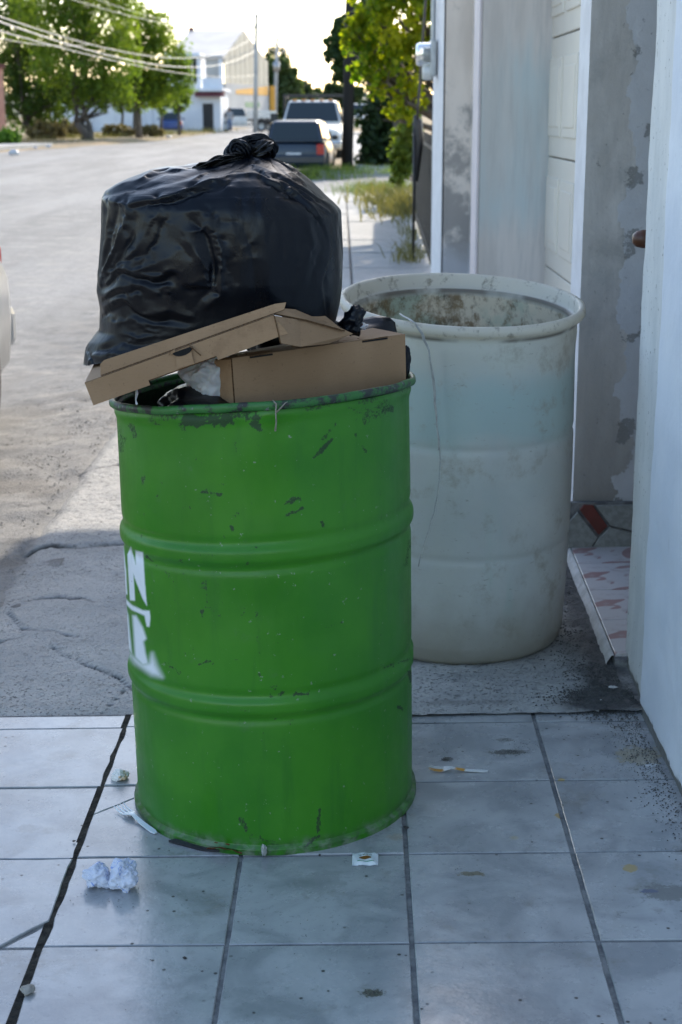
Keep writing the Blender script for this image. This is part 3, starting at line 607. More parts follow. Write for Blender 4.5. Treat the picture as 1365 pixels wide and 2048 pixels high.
for q, sf in zip(LET, (1.7, 1.8, 1.8, 2.0, 3.0, 4.0, 9.0)): letter = np.maximum(letter, 1-sstep(polydist(u, v_, q)+jx*.8, -sf, sf*1.15))
letter *= front
sc = np.zeros(len(u))
def cap(p0, p1, wd, st=1.): return st*(1-sstep(linedist(u, v_, [p0, p1])+jx*wd*1.6, wd*.3, wd))
for q in [((375, 838), (460, 838), 19, 1), ((440, 846), (500, 822), 13, .8), ((380, 826), (520, 816), 8, .6), ((507, 838), (512, 850), 17, .95), ((640, 905), (662, 880), 6, .9), ((628, 915), (655, 890), 5, .8), ((648, 880), (672, 850), 6, .55), ((575, 1030), (606, 1018), 5, .8),
          ((572, 1006), (598, 998), 7, .8), ((405, 984), (440, 988), 6, .75), ((430, 965), (448, 970), 5, .5), ((735, 835), (770, 815), 22, .5), ((770, 822), (785, 815), 10, .7), ((645, 1045), (648, 1055), 6, .9), ((712, 868), (714, 878), 3, 1),
          ((725, 893), (733, 902), 4, .8), ((463, 1052), (465, 1062), 5, .8), ((240, 860), (245, 900), 12, .5), ((262, 850), (272, 870), 8, .6), ((300, 840), (322, 850), 6, .5), ((636, 1665), (640, 1620), 5, .9), ((610, 1695), (640, 1668), 6, .8),
          ((484, 1640), (492, 1660), 7, .7), ((798, 1415), (806, 1420), 5, .9), ((590, 1390), (615, 1387), 6, .8), ((480, 1420), (505, 1423), 3, .3), ((330, 1325), (360, 1345), 5, .5), ((398, 1330), (420, 1322), 4, .6), ((404, 1224), (405, 1232), 6, .9),
          ((412, 1160), (414, 1205), 2, .6), ((763, 830), (763, 1380), 1.6, .30), ((540, 1290), (700, 1240), 3, .30), ((820, 1345), (826, 1360), 8, .8), ((768, 1335), (820, 1318), 5, .6), ((295, 1115), (305, 1122), 5, .7), ((820, 1080), (812, 1130), 5, .5), ((500, 1670), (560, 1690), 8, .4),  # long upright stroke is the seam groove's shade, drawn in with the scuffs
          ((700, 815), (730, 830), 9, .45), ((360, 850), (372, 862), 7, .5), ((470, 880), (474, 905), 4, .4)]: sc = np.maximum(sc, cap(*q))
sc *= front
th = np.stack([a*.287, z], 1)
rand_s = sstep(fbm(th, 70, 3, 3), .74, .80)*sstep(fbm(th, 5, 2, 8), .52, .68)*.55
foot = (1-sstep(z+.02*(fbm(th, 20, 3, 6)-.5), .008, .035))*.65
top = sstep(z+.02*(fbm(th, 26, 4, 7)-.5), .838, .85)*.62*sstep(fbm(th, 22, 4, 5), .38, .62)
N = NT('green_drum_paint'); p = N.obj(); pz = N.map(p, (1, 1, .14))
g = N.mix(N.rmp(N.noise(p, 5, 6), .35, .65), (.024, .165, .004), (.040, .205, .007)); g = N.mix(N.mth('MULTIPLY', N.rmp(N.noise(pz, 24, 6, .65), .52, .74), .40), g, (.014, .115, .010))
g = N.mix(N.mth('MULTIPLY', N.rmp(N.noise(p, 14, 8, .75), .60, .72), .35), g, (.07, .16, .06))
g = N.mix(N.mth('MULTIPLY', N.rmp(N.noise(p, 75, 4, .7), .66, .71), .7), g, (.25, .30, .22))
g = N.mix(N.at('letter'), g, N.mix(N.noise(p, 60, 4), (.66, .68, .70), (.76, .77, .78)))
fl = N.rmp(N.mth('ADD', N.at('scuff_seam'), N.mth('MULTIPLY', N.mth('SUBTRACT', N.noise(p, 210, 4, .8), .5), 2.8)), .42, .66); g = N.mix(N.mth('MULTIPLY', fl, .8), g, (.016, .024, .016))
ft = N.mth('MULTIPLY', N.at('foot'), N.rmp(N.noise(p, 40, 6, .7), .3, .6)); g = N.mix(ft, g, N.mix(N.rmp(N.noise(p, 30, 4), .4, .6), (.03, .032, .028), (.20, .20, .18)))
rr = N.mth('ADD', N.rmp(N.noise(p, 7, 7, .7), .3, .7, .30, .46), N.mth('MULTIPLY', fl, .25))
bmp = N.bump(N.mth('ADD', N.mth('MULTIPLY', N.noise(p, 24, 5, .6), .5), N.mth('MULTIPLY', N.noise(N.map(p, (1, 1, .12)), 55, 3), .35)), .09, .006)
M_GREEN = N.set(g, N.mth('ADD', rr, N.mth('MULTIPLY', N.at('letter'), .15)), N.bump(fl, .25, .002, bmp), .42)
gd_ = tag(empty('green_drum', DC), 'bright green painted steel drum overflowing with rubbish', 'drum'); NEAR.append(gd_)
body = mobj('body', P, grid_faces(nu, len(zb), True), M_GREEN, gd_); fattr(body, 'letter', letter); fattr(body, 'scuff_seam', np.clip(np.maximum.reduce([sc, rand_s, top]), 0, 1)); fattr(body, 'foot', foot)
# rim curl, inner wall and floor
prof = [(r_green(np.array([.851]))[0], .851)]+[(.2955-.0065*math.cos(t)*-1-.0, .8585+.0075*math.sin(t)) for t in np.linspace(-1.2, math.pi+.6, 12)]+[(.2845, .852), (.284, .845)]
n2 = 240; an = np.linspace(0, 2*math.pi, n2, endpoint=False)
P = np.array([(r_*math.cos(t), r_*math.sin(t), z_) for r_, z_ in prof for t in an]); P[:, :2] -= (P[:, :2]/np.maximum(np.hypot(P[:, 0], P[:, 1]), .01)[:, None])*(np.interp(np.unwrap(np.arctan2(P[:, 1], P[:, 0])) % (2*math.pi), *[np.array(q) for q in zip(*sorted(((b_ % (2*math.pi)), c_) for b_, c_ in zip(ang, dent.reshape(len(zb), nu)[-1])))]))[:, None]
P[:, 2] += (fbm(np.stack([np.arctan2(P[:, 1], P[:, 0])*.3, P[:, 2]*0], 1), 9, 3, 3)-.5)*.006*(P[:, 2] > .84)
P = drum_shear(P, .867, .0155, -.024, .297, 5)
N = NT('worn_rim'); p = N.obj(); c = N.mix(N.rmp(N.noise(p, 26, 7, .75), .47, .56), (.028, .14, .025), (.022, .023, .022)); c = N.mix(N.rmp(N.noise(p, 60, 4, .7), .62, .68), c, (.16, .16, .15)); M_RIM = N.set(c, .5, N.bump(N.noise(p, 60, 5), .4, .004), .5)
mobj('rim', P, grid_faces(n2, len(prof), True), M_RIM, gd_)
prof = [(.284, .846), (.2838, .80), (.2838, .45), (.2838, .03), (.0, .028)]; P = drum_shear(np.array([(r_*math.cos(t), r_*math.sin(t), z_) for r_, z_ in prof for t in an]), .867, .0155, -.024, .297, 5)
mobj('inner_wall', P, grid_faces(n2, len(prof), True), simple('dark_inside', (.010, .016, .010), (.016, .045, .014), 14, .7, .3, 50), gd_)  # inner wall coloured near-black to dark green all over

# ---- white plastic drum
WC = np.array([.322, 3.875, 0.]); nu = 420
outer = [(.0, .006), (.20, .004), (.240, .004), (.257, .010), (.266, .024), (.2695, .045)]+[(.2715+.0185*math.sin(min(1, (z_-.05)/.55)*math.pi/2)-.0035*gauss(z_-.30, .010)-.0035*gauss(z_-.595, .010)+.004*gauss(z_-.85, .03), z_) for z_ in np.arange(.05, .872, .0065)]
outer += [(.2925, .876), (.303, .887), (.3105, .890), (.3145, .897), (.315, .905), (.312, .913), (.306, .916), (.300, .915), (.2955, .910), (.2925, .885), (.2885, .880), (.2815, .8785), (.279, .872), (.278, .86)]+[(.2645+.0185*math.sin(min(1, (max(z_, .05)-.05)/.55)*math.pi/2), z_) for z_ in np.arange(.84, .04, -.02)]+[(.24, .02), (0, .018)]
an = np.linspace(0, 2*math.pi, nu, endpoint=False); P = np.array([(r_*math.cos(t), r_*math.sin(t), z_) for r_, z_ in outer for t in an])
P2 = np.stack([np.arctan2(P[:, 1], P[:, 0]), P[:, 2]], 1); rad = np.maximum(np.hypot(P[:, 0], P[:, 1]), 1e-4); hs = np.clip(P[:, 2]*6, 0, 1)
P[:, :2] *= (1+hs*(.006*np.cos(2*P2[:, 0]+.6)+.008*(fbm(np.stack([np.cos(P2[:, 0]), np.sin(P2[:, 0]), P2[:, 1]], 1), 2.2, 3, 1)-.5)))[:, None]
inner = np.repeat(np.array([1. if k > 145 and r_ < .2927 else 0. for k, (r_, z_) in enumerate(outer)]), nu)
rimm = np.repeat(np.array([1. if z_ > .876 else 0. for r_, z_ in outer]), nu)
P = drum_shear(P, .915, -.0135, .034, .315)
N = NT('white_plastic'); p = N.obj(); xyz = N.sep(p); nz = N.noise(p, 4, 6)
h_ = N.mth('ADD', xyz[2], N.mth('MULTIPLY', N.mth('SUBTRACT', nz, .5), .16))
c = N.mix(N.rmp(N.noise(p, 3, 7, .6), .35, .66), (.68, .69, .65), (.77, .78, .74))
c = N.mix(N.rmp(h_, .72, .84), c, (.80, .79, .71))
band = N.mth('MULTIPLY', N.rmp(h_, .56, .62), N.rmp(h_, .80, .70)); c = N.mix(N.mth('MULTIPLY', band, .7), c, (.52, .68, .66))
st = N.mth('MULTIPLY', N.rmp(N.noise(N.map(p, (3, 3, .6)), 3.2, 6, .6), .60, .72), N.rmp(xyz[2], .62, .15)); c = N.mix(N.mth('MULTIPLY', st, .5), c, (.62, .72, .66))
c = N.mix(N.mth('MULTIPLY', N.rmp(N.noise(p, 8, 8, .75), .52, .70), .6), c, (.42, .37, .28))
c = N.mix(N.mth('MULTIPLY', N.rmp(N.mth('ADD', xyz[2], N.mth('MULTIPLY', N.noise(p, 12, 6), .12)), .30, .06), .75), c, (.36, .32, .24))
c = N.mix(N.mth('MULTIPLY', N.rmp(N.noise(N.map(p, (1, 1, 3)), 34, 6, .75), .62, .70), .55), c, (.30, .27, .20))
gr = N.mth('MULTIPLY', N.mth('MULTIPLY', N.at('inner'), .85), N.rmp(N.mth('ADD', N.noise(N.map(p, (1, 1, .6)), 6.5, 9, .78), N.mth('MULTIPLY', N.noise(p, 45, 4, .7), .35)), .60, .76))
ci = N.mix(N.rmp(N.noise(p, 4.5, 5), .46, .60), (.78, .70, .56), (.50, .57, .46)); c = N.mix(N.at('inner'), c, ci); c = N.mix(gr, c, N.mix(N.rmp(N.noise(p, 18, 5), .48, .66), (.20, .125, .05), (.05, .04, .028)))
rd = N.mth('MULTIPLY', N.at('rim'), N.rmp(N.noise(p, 26, 7, .75), .52, .66)); c = N.mix(N.at('rim'), c, (.78, .73, .62)); c = N.mix(N.mth('MULTIPLY', rd, .7), c, (.23, .19, .13))
c = N.mix(N.at('ledge'), c, (.13, .10, .07))
N.set(c, N.rmp(N.noise(p, 9, 6), .3, .7, .32, .52), N.bump(N.mth('ADD', N.noise(p, 9, 3), N.mth('MULTIPLY', N.noise(p, 90, 4), .25)), .12, .006), .45)
tr = N.n('ShaderNodeBsdfTranslucent'); N.lk(c, tr.inputs[0]); ms = N.n('ShaderNodeMixShader'); ms.inputs[0].default_value = .36
N.t.links.new(N.b.outputs[0], ms.inputs[1]); N.t.links.new(tr.outputs[0], ms.inputs[2]); N.t.links.new(ms.outputs[0], N.out.inputs[0]); M_WPL = N.m
wd = tag(empty('white_drum', WC), 'tall translucent white plastic drum with stained inside standing behind the green drum', 'drum'); NEAR.append(wd)
o = mobj('body', P, grid_faces(nu, len(outer), True), M_WPL, wd)
led = np.repeat(np.array([.85 if (.871 < z_ < .8795 and r_ < .2926) and k > 100 else 0 for k, (r_, z_) in enumerate(outer)]), nu)*sstep(fbm(P2, 3, 4, 5), .3, .6)
fattr(o, 'inner', inner*(1-rimm)); fattr(o, 'rim', rimm); fattr(o, 'ledge', led)
# grey twine hanging over its rim
PX = [(800, 628), (815, 637), (830, 646), (845, 668), (858, 700), (866, 760), (872, 830), (881, 900), (880, 960), (872, 1010), (858, 1060), (845, 1100), (832, 1150)]
Pt = []
for i, (uu, vv_) in enumerate(PX):
    y_ = 3.70 if i == 0 else 3.62 if i == 1 else 3.562 if i < 4 else 3.574
    Pt.append(GY(uu, vv_, y_))
Q = [Vector(q) for q in Pt]; pts = []
for i in range(len(Q)-1):
    for t in (0, .33, .66): pts.append(Q[i].lerp(Q[i+1], t)+Vector((random.gauss(0, .0008), 0, 0)))
tw = MB(); tw.tube(pts, [.0022-.0009*i/len(pts) for i in range(len(pts))], 6); tw.tube([p_+Vector((.0035*math.sin(i*.5), -.002, 0)) for i, p_ in enumerate(pts[:22])], .0014, 5)
o = tw.build('twine', simple('grey_twine', (.36, .35, .33), (.5, .49, .46), 60, .7), None, True); tag(o, 'grey plastic twine hanging down the white drum from its rim', 'twine'); NEAR.append(o)
# ================================================================== RUBBISH BAG (pavement frame)
def plastic(name, tint=(.0018, .0026, .0046), rough=.30, fine=.8):
    N = NT(name); p = N.obj()
    h = N.mth('ADD', N.mth('MULTIPLY', N.noise(N.map(p, (1, 1, .5)), 16, 5, .55, .5), 1.), N.mth('MULTIPLY', N.noise(p, 60, 4, .6, .6), .22))
    return N.set(N.mix(N.noise(p, 7, 4), tint, tuple(t*1.7 for t in tint)), N.rmp(N.noise(p, 9, 6), .3, .7, rough*.85, rough*1.5), N.bump(h, .22*fine, .012), .27)
M_BAG = plastic('black_plastic')
BY = 2.95
Y0 = 2.640; FL = GY(170, 766, Y0); FR = GY(549, 630, Y0+.035); BL = GY(187, 806, Y0); BR = GY(562, 686, Y0+.035)   # front wall of the tipped box that carries the bag
# cross-sections: photo row, left and right outline, half depth
SEC = np.array([(304, 478, 500, .016), (312, 462, 516, .030), (320, 432, 552, .055), (328, 385, 572, .085), (336, 335, 586, .115), (344, 292, 598, .145), (354, 262, 612, .168), (366, 236, 626, .182), (380, 215, 640, .192), (392, 210, 652, .200), (408, 209, 670, .206), (422, 209, 682, .208), (450, 208, 684, .210), (500, 205, 686, .210), (550, 201, 685, .206), (575, 198, 684, .200), (592, 202, 682, .196), (612, 206, 679, .192), (634, 204, 674, .190), (652, 203, 668, .190), (672, 188, 656, .190), (692, 174, 640, .188), (720, 171, 610, .184), (750, 172, 580, .178), (772, 180, 555, .170), (800, 200, 520, .15)])
Nu, Nv = 560, 330
vr = np.interp(np.linspace(0, 1, Nv), np.linspace(0, 1, 8), [304, 322, 344, 385, 480, 590, 700, 800])
uL, uR, dp = [np.interp(vr, SEC[:, 0], SEC[:, k]) for k in (1, 2, 3)]
for _ in range(3): uL, uR, dp = [np.r_[q[0], (q[:-2]+2*q[1:-1]+q[2:])/4, q[-1]] for q in (uL, uR, dp)]
Lp = np.array([GY(a_, b_, BY) for a_, b_ in zip(uL, vr)]); Rp = np.array([GY(a_, b_, BY) for a_, b_ in zip(uR, vr)])
zc = (Lp[:, 2]+Rp[:, 2])/2; cx = (Lp[:, 0]+Rp[:, 0])/2; ax = (Rp[:, 0]-Lp[:, 0])/2; zT, zB = zc[0], zc[-1]
th = np.linspace(0, 2*math.pi, Nu, endpoint=False); ex_ = np.interp(vr, [304, 340, 400, 600, 800], [2.0, 2.1, 2.7, 2.7, 2.4])[:, None]
cs, sn = np.cos(th)[None], np.sin(th)[None]; den = (np.abs(cs)**ex_+np.abs(sn)**ex_)**(1/ex_)
X = np.stack([cx[:, None]+ax[:, None]*cs/den, BY+.02*np.sin(th*2+1)[None]*ax[:, None]+dp[:, None]*sn/den, np.repeat(zc[:, None], Nu, 1)], -1)
X[..., 2] += ((Rp[:, 2]-Lp[:, 2])/2/ax)[:, None]*(X[..., 0]-cx[:, None])
# the front leans back a little towards the knot, the crest sits higher in the middle
def nrm(X):
    nu_ = np.roll(X, -1, 1)-np.roll(X, 1, 1); nv_ = np.gradient(X, axis=0); n_ = np.cross(nv_, nu_); n_ /= np.linalg.norm(n_, axis=-1, keepdims=True)+1e-9
    return n_*np.sign((n_[Nv//2]*(X[Nv//2]-np.array([-.235, BY, X[Nv//2, 0, 2]]))).sum())
def cb(L): return [(140+x_/1.896, 250+y_/1.896) for x_, y_ in L]
# (points in a crop of the photo, half width px, amplitude mm, kind)  r ridge, v valley, s step (the side to the left of the stroke stands proud)
ST = [([(128, 285), (215, 300), (330, 285), (480, 238), (630, 183)], 9, 4.0, 'r'), ([(630, 183), (700, 195), (770, 220), (850, 258), (910, 305), (965, 375)], 8, 3.2, 'r'), ([(225, 315), (400, 285), (560, 235), (640, 200)], 20, -3.0, 'v'), ([(140, 268), (260, 232), (400, 200), (560, 170)], 10, -2.8, 'v'),
 ([(150, 250), (280, 195), (370, 162), (440, 168)], 7, 3.0, 'r'), ([(690, 150), (800, 195), (900, 255), (1020, 322)], 6, 2.6, 'r'), ([(700, 178), (830, 225), (940, 300), (1000, 352)], 6, -2.8, 'v'), ([(720, 205), (850, 270), (930, 335), (970, 420)], 7, -2.8, 'v'), ([(740, 190), (880, 255), (985, 335)], 4, 1.8, 'r'),
 ([(1000, 345), (992, 470), (968, 600), (985, 730)], 10, -3.0, 'v'), ([(965, 375), (985, 480), (955, 620), (975, 740)], 8, 2.8, 'r'), ([(930, 350), (950, 470), (915, 620), (880, 730)], 12, -3.2, 'v'), ([(900, 330), (915, 450), (885, 600)], 10, 2.2, 'r'),
 ([(215, 300), (205, 370), (165, 480), (118, 605)], 7, 4.2, 'r'), ([(180, 300), (158, 400), (128, 540)], 7, -2.6, 'v'), ([(240, 320), (232, 420), (180, 520), (140, 590)], 12, -3.4, 'v'), ([(150, 290), (140, 400), (118, 560)], 4, 1.6, 'r'),
 ([(302, 292), (290, 400), (284, 515)], 4, 1.4, 'r'), ([(345, 300), (300, 400), (230, 490), (160, 570)], 9, 2.2, 'r'), ([(390, 300), (340, 420), (260, 530)], 14, -2.4, 'v'), ([(420, 470), (350, 520), (250, 545), (150, 600)], 10, 2.4, 'r'),
 ([(460, 360), (520, 430), (548, 520), (540, 610), (480, 690)], 11, -4.6, 'v'), ([(500, 340), (560, 430), (580, 520), (572, 620), (520, 700)], 10, 3.6, 'r'), ([(540, 320), (500, 400), (440, 400)], 8, 2.4, 'r'), ([(430, 400), (470, 470), (530, 560)], 7, 2.2, 'r'),
 ([(110, 615), (200, 588), (290, 578), (420, 598), (545, 630)], 9, -6.5, 'v'), ([(108, 590), (200, 560), (300, 552), (420, 572), (530, 600)], 9, 4.0, 'r'), ([(118, 650), (170, 622), (260, 610), (380, 620)], 6, 3.6, 'r'), ([(118, 678), (190, 648), (270, 640), (330, 660)], 6, -3.6, 'v'),
 ([(118, 700), (190, 668), (215, 680), (300, 712), (380, 690), (470, 715)], 6, 3.8, 'r'), ([(122, 735), (200, 700), (300, 738), (380, 722), (450, 745)], 8, -4.2, 'v'), ([(120, 765), (230, 735), (300, 770), (390, 800)], 6, 3.4, 'r'), ([(70, 842), (200, 790), (300, 800), (390, 815)], 6, 3.6, 'r'), ([(68, 880), (200, 826), (330, 835)], 8, -3.4, 'v'), ([(62, 925), (110, 880), (250, 858)], 6, 3.2, 'r'), ([(60, 850), (90, 900), (110, 960)], 6, -3.0, 'v'),
 ([(205, 640), (225, 660), (300, 700)], 5, 2.6, 'r'), ([(330, 600), (400, 640), (470, 690)], 7, -2.6, 'v'), ([(250, 760), (330, 735), (420, 770), (480, 760)], 7, 2.4, 'r'),
 ([(650, 215), (655, 330), (690, 470), (700, 640)], 16, -2.6, 'v'), ([(600, 230), (615, 380), (640, 540), (640, 700)], 16, 2.4, 'r'), ([(715, 240), (735, 380), (760, 540), (750, 690)], 13, 2.2, 'r'), ([(770, 240), (800, 380), (820, 560), (800, 680)], 12, -2.4, 'v'), ([(825, 268), (850, 420), (870, 560), (850, 700)], 9, 2.4, 'r'), ([(800, 230), (832, 255), (828, 290)], 5, -2.4, 'v'), ([(870, 300), (880, 440), (845, 620)], 9, -2.0, 'v'),
 ([(560, 340), (545, 420), (560, 500)], 5, 1.6, 'r'), ([(440, 330), (480, 320), (520, 345)], 8, 1.6, 'r'), ([(160, 540), (240, 500), (300, 490)], 7, -2.0, 'v')]
P = X.reshape(-1, 3); pu, pv = projG(P); Nn = nrm(X).reshape(-1, 3); vd = P-C0; vd /= np.linalg.norm(vd, axis=1)[:, None]; fr = sstep(-(Nn*vd).sum(1), -.05, .25)
wx = (vnoise(np.stack([pu, pv], 1), .03, 1)-.5)*16; wy = (vnoise(np.stack([pu, pv], 1), .03, 2)-.5)*16
# creases are fixed lines; the film between them is a stretched membrane (screened Laplace solve on the grid)
def along(u_, v_, pl):
    best = np.full(len(u_), 1e9); tt = np.zeros(len(u_)); L = [math.dist(p_, q_) for p_, q_ in zip(pl[:-1], pl[1:])]; tot = sum(L); acc = 0
    for p_, q_, l_ in zip(pl[:-1], pl[1:], L):
        e = np.array(q_, float)-p_; t = np.clip(((u_-p_[0])*e[0]+(v_-p_[1])*e[1])/(e@e+1e-9), 0, 1); d = np.hypot(u_-p_[0]-t*e[0], v_-p_[1]-t*e[1])
        k_ = d < best; best = np.where(k_, d, best); tt = np.where(k_, (acc+t*l_)/tot, tt); acc += l_
    return best, tt
fixed = np.zeros(len(P), bool); val = np.zeros(len(P))
def stroke(u_, v_, pl, am, ok, wid=1.7, jag=0.):
    d, t = along(u_, v_, pl); k_ = (d < wid) & ok; prof_ = np.clip(np.sin(math.pi*np.clip(t*.92+.04, 0, 1)), 0, 1)**.6*(1+jag*np.sin(t*17+am))
    val[k_] = am*prof_[k_]; fixed[k_] = True
ok = fr > .15; rs_ = random.Random(12)
A2 = np.repeat(th[None], Nv, 0).ravel(); zz_ = P[:, 2]; un = A2*235.; vn = -zz_*1000.
for _ in range(240):                                   # loose crinkles everywhere, running mostly down the bag
    c0 = (rs_.uniform(0, 2*math.pi*235), -rs_.uniform(zB*1000+20, zT*1000-30)); an_ = rs_.gauss(math.pi/2, .55); ln_ = rs_.uniform(25, 130); bend = rs_.gauss(0, .3)
    pl = [(c0[0]+math.cos(an_+bend*k_)*ln_*k_/3, c0[1]+math.sin(an_+bend*k_)*ln_*k_/3) for k_ in range(4)]
    stroke(un, vn, pl, rs_.choice((-1, 1))*rs_.uniform(.25, 1.1)*(1.9 if math.sin(c0[0]/235.) > .1 else 1.), np.ones(len(P), bool))
for _ in range(46):                                   # pleats fanning out of the knot
    a0 = rs_.uniform(0, 2*math.pi)*235; t1 = rs_.uniform(.03, .09)*1000; am = rs_.choice((-1, 1))*rs_.uniform(1.0, 3.0)
    stroke(un, vn, [(a0, -zT*1000+4), (a0+rs_.gauss(0, 10), -zT*1000+t1*.5), (a0+rs_.gauss(0, 26), -zT*1000+t1)], am, np.ones(len(P), bool))
for _ in range(14):                                   # slumped creases at the lower left
    u0 = rs_.uniform(185, 420); v0 = rs_.uniform(575, 740); an_ = rs_.gauss(-.12, .35); ln_ = rs_.uniform(20, 80)
    stroke(pu, pv, [(u0, v0), (u0+math.cos(an_)*ln_*.5, v0+math.sin(an_)*ln_*.5+rs_.gauss(0, 3)), (u0+math.cos(an_)*ln_, v0+math.sin(an_)*ln_+rs_.gauss(0, 6))], rs_.choice((-1, 1))*rs_.uniform(.8, 2.4), ok)
for pts_, wd_, am, kd in ST:
    lowc = pts_[0][1] > 560 and abs(pts_[-1][0]-pts_[0][0]) > abs(pts_[-1][1]-pts_[0][1]); kw = 1.6 if lowc else .5
    stroke(pu+wx*kw, pv+wy*kw, cb(pts_), am*(1.05 if lowc else .6 if (pts_[0][0] > 590 and pts_[-1][1] > 600) else 1.8), ok, 1.8, .3 if lowc else .18)
sp_u = np.linalg.norm(np.roll(X, -1, 1)-X, axis=-1).mean(1)[:, None]; sp_v = np.r_[np.linalg.norm(X[1:]-X[:-1], axis=-1).mean(1), [.002]][:, None]
wu = 1/sp_u**2; wv = 1/sp_v**2; lam = 1/.030**2; H = np.zeros((Nv, Nu)); fx2 = fixed.reshape(Nv, Nu); vl2 = val.reshape(Nv, Nu); H[fx2] = vl2[fx2]
for it in range(260):
    up_ = np.vstack([H[:1], H[:-1]]); dn_ = np.vstack([H[1:], H[-1:]])
    Hn = (wu*(np.roll(H, 1, 1)+np.roll(H, -1, 1))+wv*(up_+dn_))/(2*wu+2*wv+lam); H = np.where(fx2, vl2, Hn)
for it in range(2): H = .5*H+.125*(np.roll(H, 1, 1)+np.roll(H, -1, 1)+np.vstack([H[:1], H[:-1]])+np.vstack([H[1:], H[-1:]]))
hv = H.ravel()
X = (P+Nn*(hv*.001)[:, None]).reshape(Nv, Nu, 3)
# settle on the tipped box
FSL = (FR[2]-FL[2])/(FR[0]-FL[0]); Pf = X.reshape(-1, 3); fz = FL[2]+FSL*(np.minimum(Pf[:, 0], FR[0]-.01)-FL[0])+.005-.9*np.clip(Pf[:, 0]-FR[0]+.01, 0, 1); Pf[:, 2] = np.where(Pf[:, 2] < fz, fz+.003*fbm(Pf[:, :2], 30, 2, 1), Pf[:, 2])
BX = Pf.reshape(Nv, Nu, 3)
bc = np.array([-.235, BY, zB]); bag = tag(empty('garbage_bag', bc), 'big knotted black plastic garbage bag sitting on top of the green drum', 'garbage bag'); NEAR.append(bag)
o = mobj('bag_body', BX.reshape(-1, 3)-bc, np.vstack([grid_faces(Nu, Nv, True)]), M_BAG, bag)
sm = o.modifiers.new('smooth', 'SMOOTH'); sm.factor = .5; sm.iterations = 1
# knot: pleated loops of gathered plastic
def gathered(path, rad, seed, nu=90, pleats=10, depth=.42, flat=None):
    path = [Vector(p_) for p_ in path]; Q = []
    for i in range(len(path)-1):
        p0, p1, p2, p3 = path[max(i-1, 0)], path[i], path[i+1], path[min(i+2, len(path)-1)]
        for t in np.linspace(0, 1, 9)[:-1]:
            Q.append(.5*((2*p1)+(-p0+p2)*t+(2*p0-5*p1+4*p2-p3)*t*t+(-p0+3*p1-3*p2+p3)*t**3))
    Q.append(path[-1]); rad = np.interp(np.linspace(0, 1, len(Q)), np.linspace(0, 1, len(rad)), rad); vs = []; up = None
    for i, p_ in enumerate(Q):
        t = (Q[min(i+1, len(Q)-1)]-Q[max(i-1, 0)]).normalized()
        if up is None: up = t.orthogonal().normalized()
        up = (up-t*up.dot(t)).normalized(); b_ = t.cross(up)
        for k in range(nu):
            a_ = 2*math.pi*k/nu; tw = i*.05
            r_ = rad[i]*(1+depth*1.3*(abs(math.sin(a_*pleats*.5+seed+tw*3+1.3*math.sin(a_*2+seed+i*.05)))-.5)+depth*.7*(abs(math.sin(a_*(pleats//2)-tw*5+seed*2+.8*math.sin(a_+i*.09)))-.5)+.45*mnoise.noise((math.cos(a_)*1.4, math.sin(a_)*1.4+i*.09, seed)))
            sx = 1 if flat is None else flat
            vs.append(p_+up*math.cos(a_)*r_+b_*math.sin(a_)*r_*sx)
    return vs, grid_faces(nu, len(Q), True)
def K(u_, v_, y_): return Vector(GY(u_, v_, y_)-bc)
v1, f1 = gathered([K(472, 345, BY), K(480, 326, BY-.01), K(476, 308, BY-.02), K(482, 292, BY-.015), K(500, 286, BY), K(524, 288, BY+.01), K(540, 298, BY+.015), K(532, 312, BY+.02), K(512, 318, BY+.02)], [.026, .017, .012, .010, .011, .014, .014, .010, .008], 1.3, flat=.8)
mobj('knot', v1, f1, M_BAG, bag)
v1, f1 = gathered([K(494, 328, BY-.015), K(470, 322, BY-.035), K(462, 306, BY-.03), K(474, 292, BY-.025), K(488, 300, BY-.03), K(490, 316, BY-.02)], [.013, .012, .011, .010, .010, .009], 4.1, pleats=8, depth=.5)
mobj('knot_loop', v1, f1, M_BAG, bag)
v1, f1 = gathered([K(500, 322, BY-.01), K(530, 330, BY-.02), K(560, 345, BY-.01), K(600, 372, BY+.01)], [.012, .011, .009, .004], 5.1, pleats=8, depth=.5, flat=.5)
mobj('neck_fold', v1, f1, M_BAG, bag)
M_THIN = plastic('thin_black_plastic', (.006, .0055, .005), .2, .7)
v1, f1 = gathered([K(482, 318, BY-.03), K(456, 322, BY-.055), K(430, 330, BY-.07), K(404, 340, BY-.075), K(386, 338, BY-.07)], [.009, .013, .016, .015, .004], 2.2, pleats=10, depth=.55, flat=.5)
mobj('knot_tail', v1, f1, M_THIN, bag)
v1, f1 = gathered([K(497, 308, BY-.01), K(516, 300, BY-.015), K(532, 290, BY-.01), K(545, 284, BY)], [.008, .013, .012, .003], 3.1, pleats=8, depth=.55, flat=.5)
mobj('knot_ear', v1, f1, M_THIN, bag)

# ================================================================== CARDBOARD
N = NT('cardboard'); p = N.obj()
c = N.mix(N.rmp(N.noise(p, 5, 6), .35, .65), (.285, .175, .095), (.335, .21, .118)); c = N.mix(N.mth('MULTIPLY', N.rmp(N.noise(N.map(p, (1, 1, 8)), 70, 4), .5, .7), .3), c, (.24, .145, .08))
c = N.mix(N.mth('MULTIPLY', N.rmp(N.noise(p, 120, 3, .7), .62, .70), .5), c, (.17, .10, .055)); c = N.mix(N.mth('MULTIPLY', N.rmp(N.noise(p, 7, 7, .7), .58, .70), .4), c, (.19, .11, .06))
M_CARD = N.set(c, .8, N.bump(N.noise(p, 90, 5), .12, .003), .25)
M_CEDGE = simple('cardboard_edge', (.19, .11, .055), (.10, .055, .03), 260, .9, .8, 300, .1)
M_HOLE = simple('hole_shade', (.006, .005, .004), None, rough=.9)  # near-black plates stand for the shade inside the cut holes
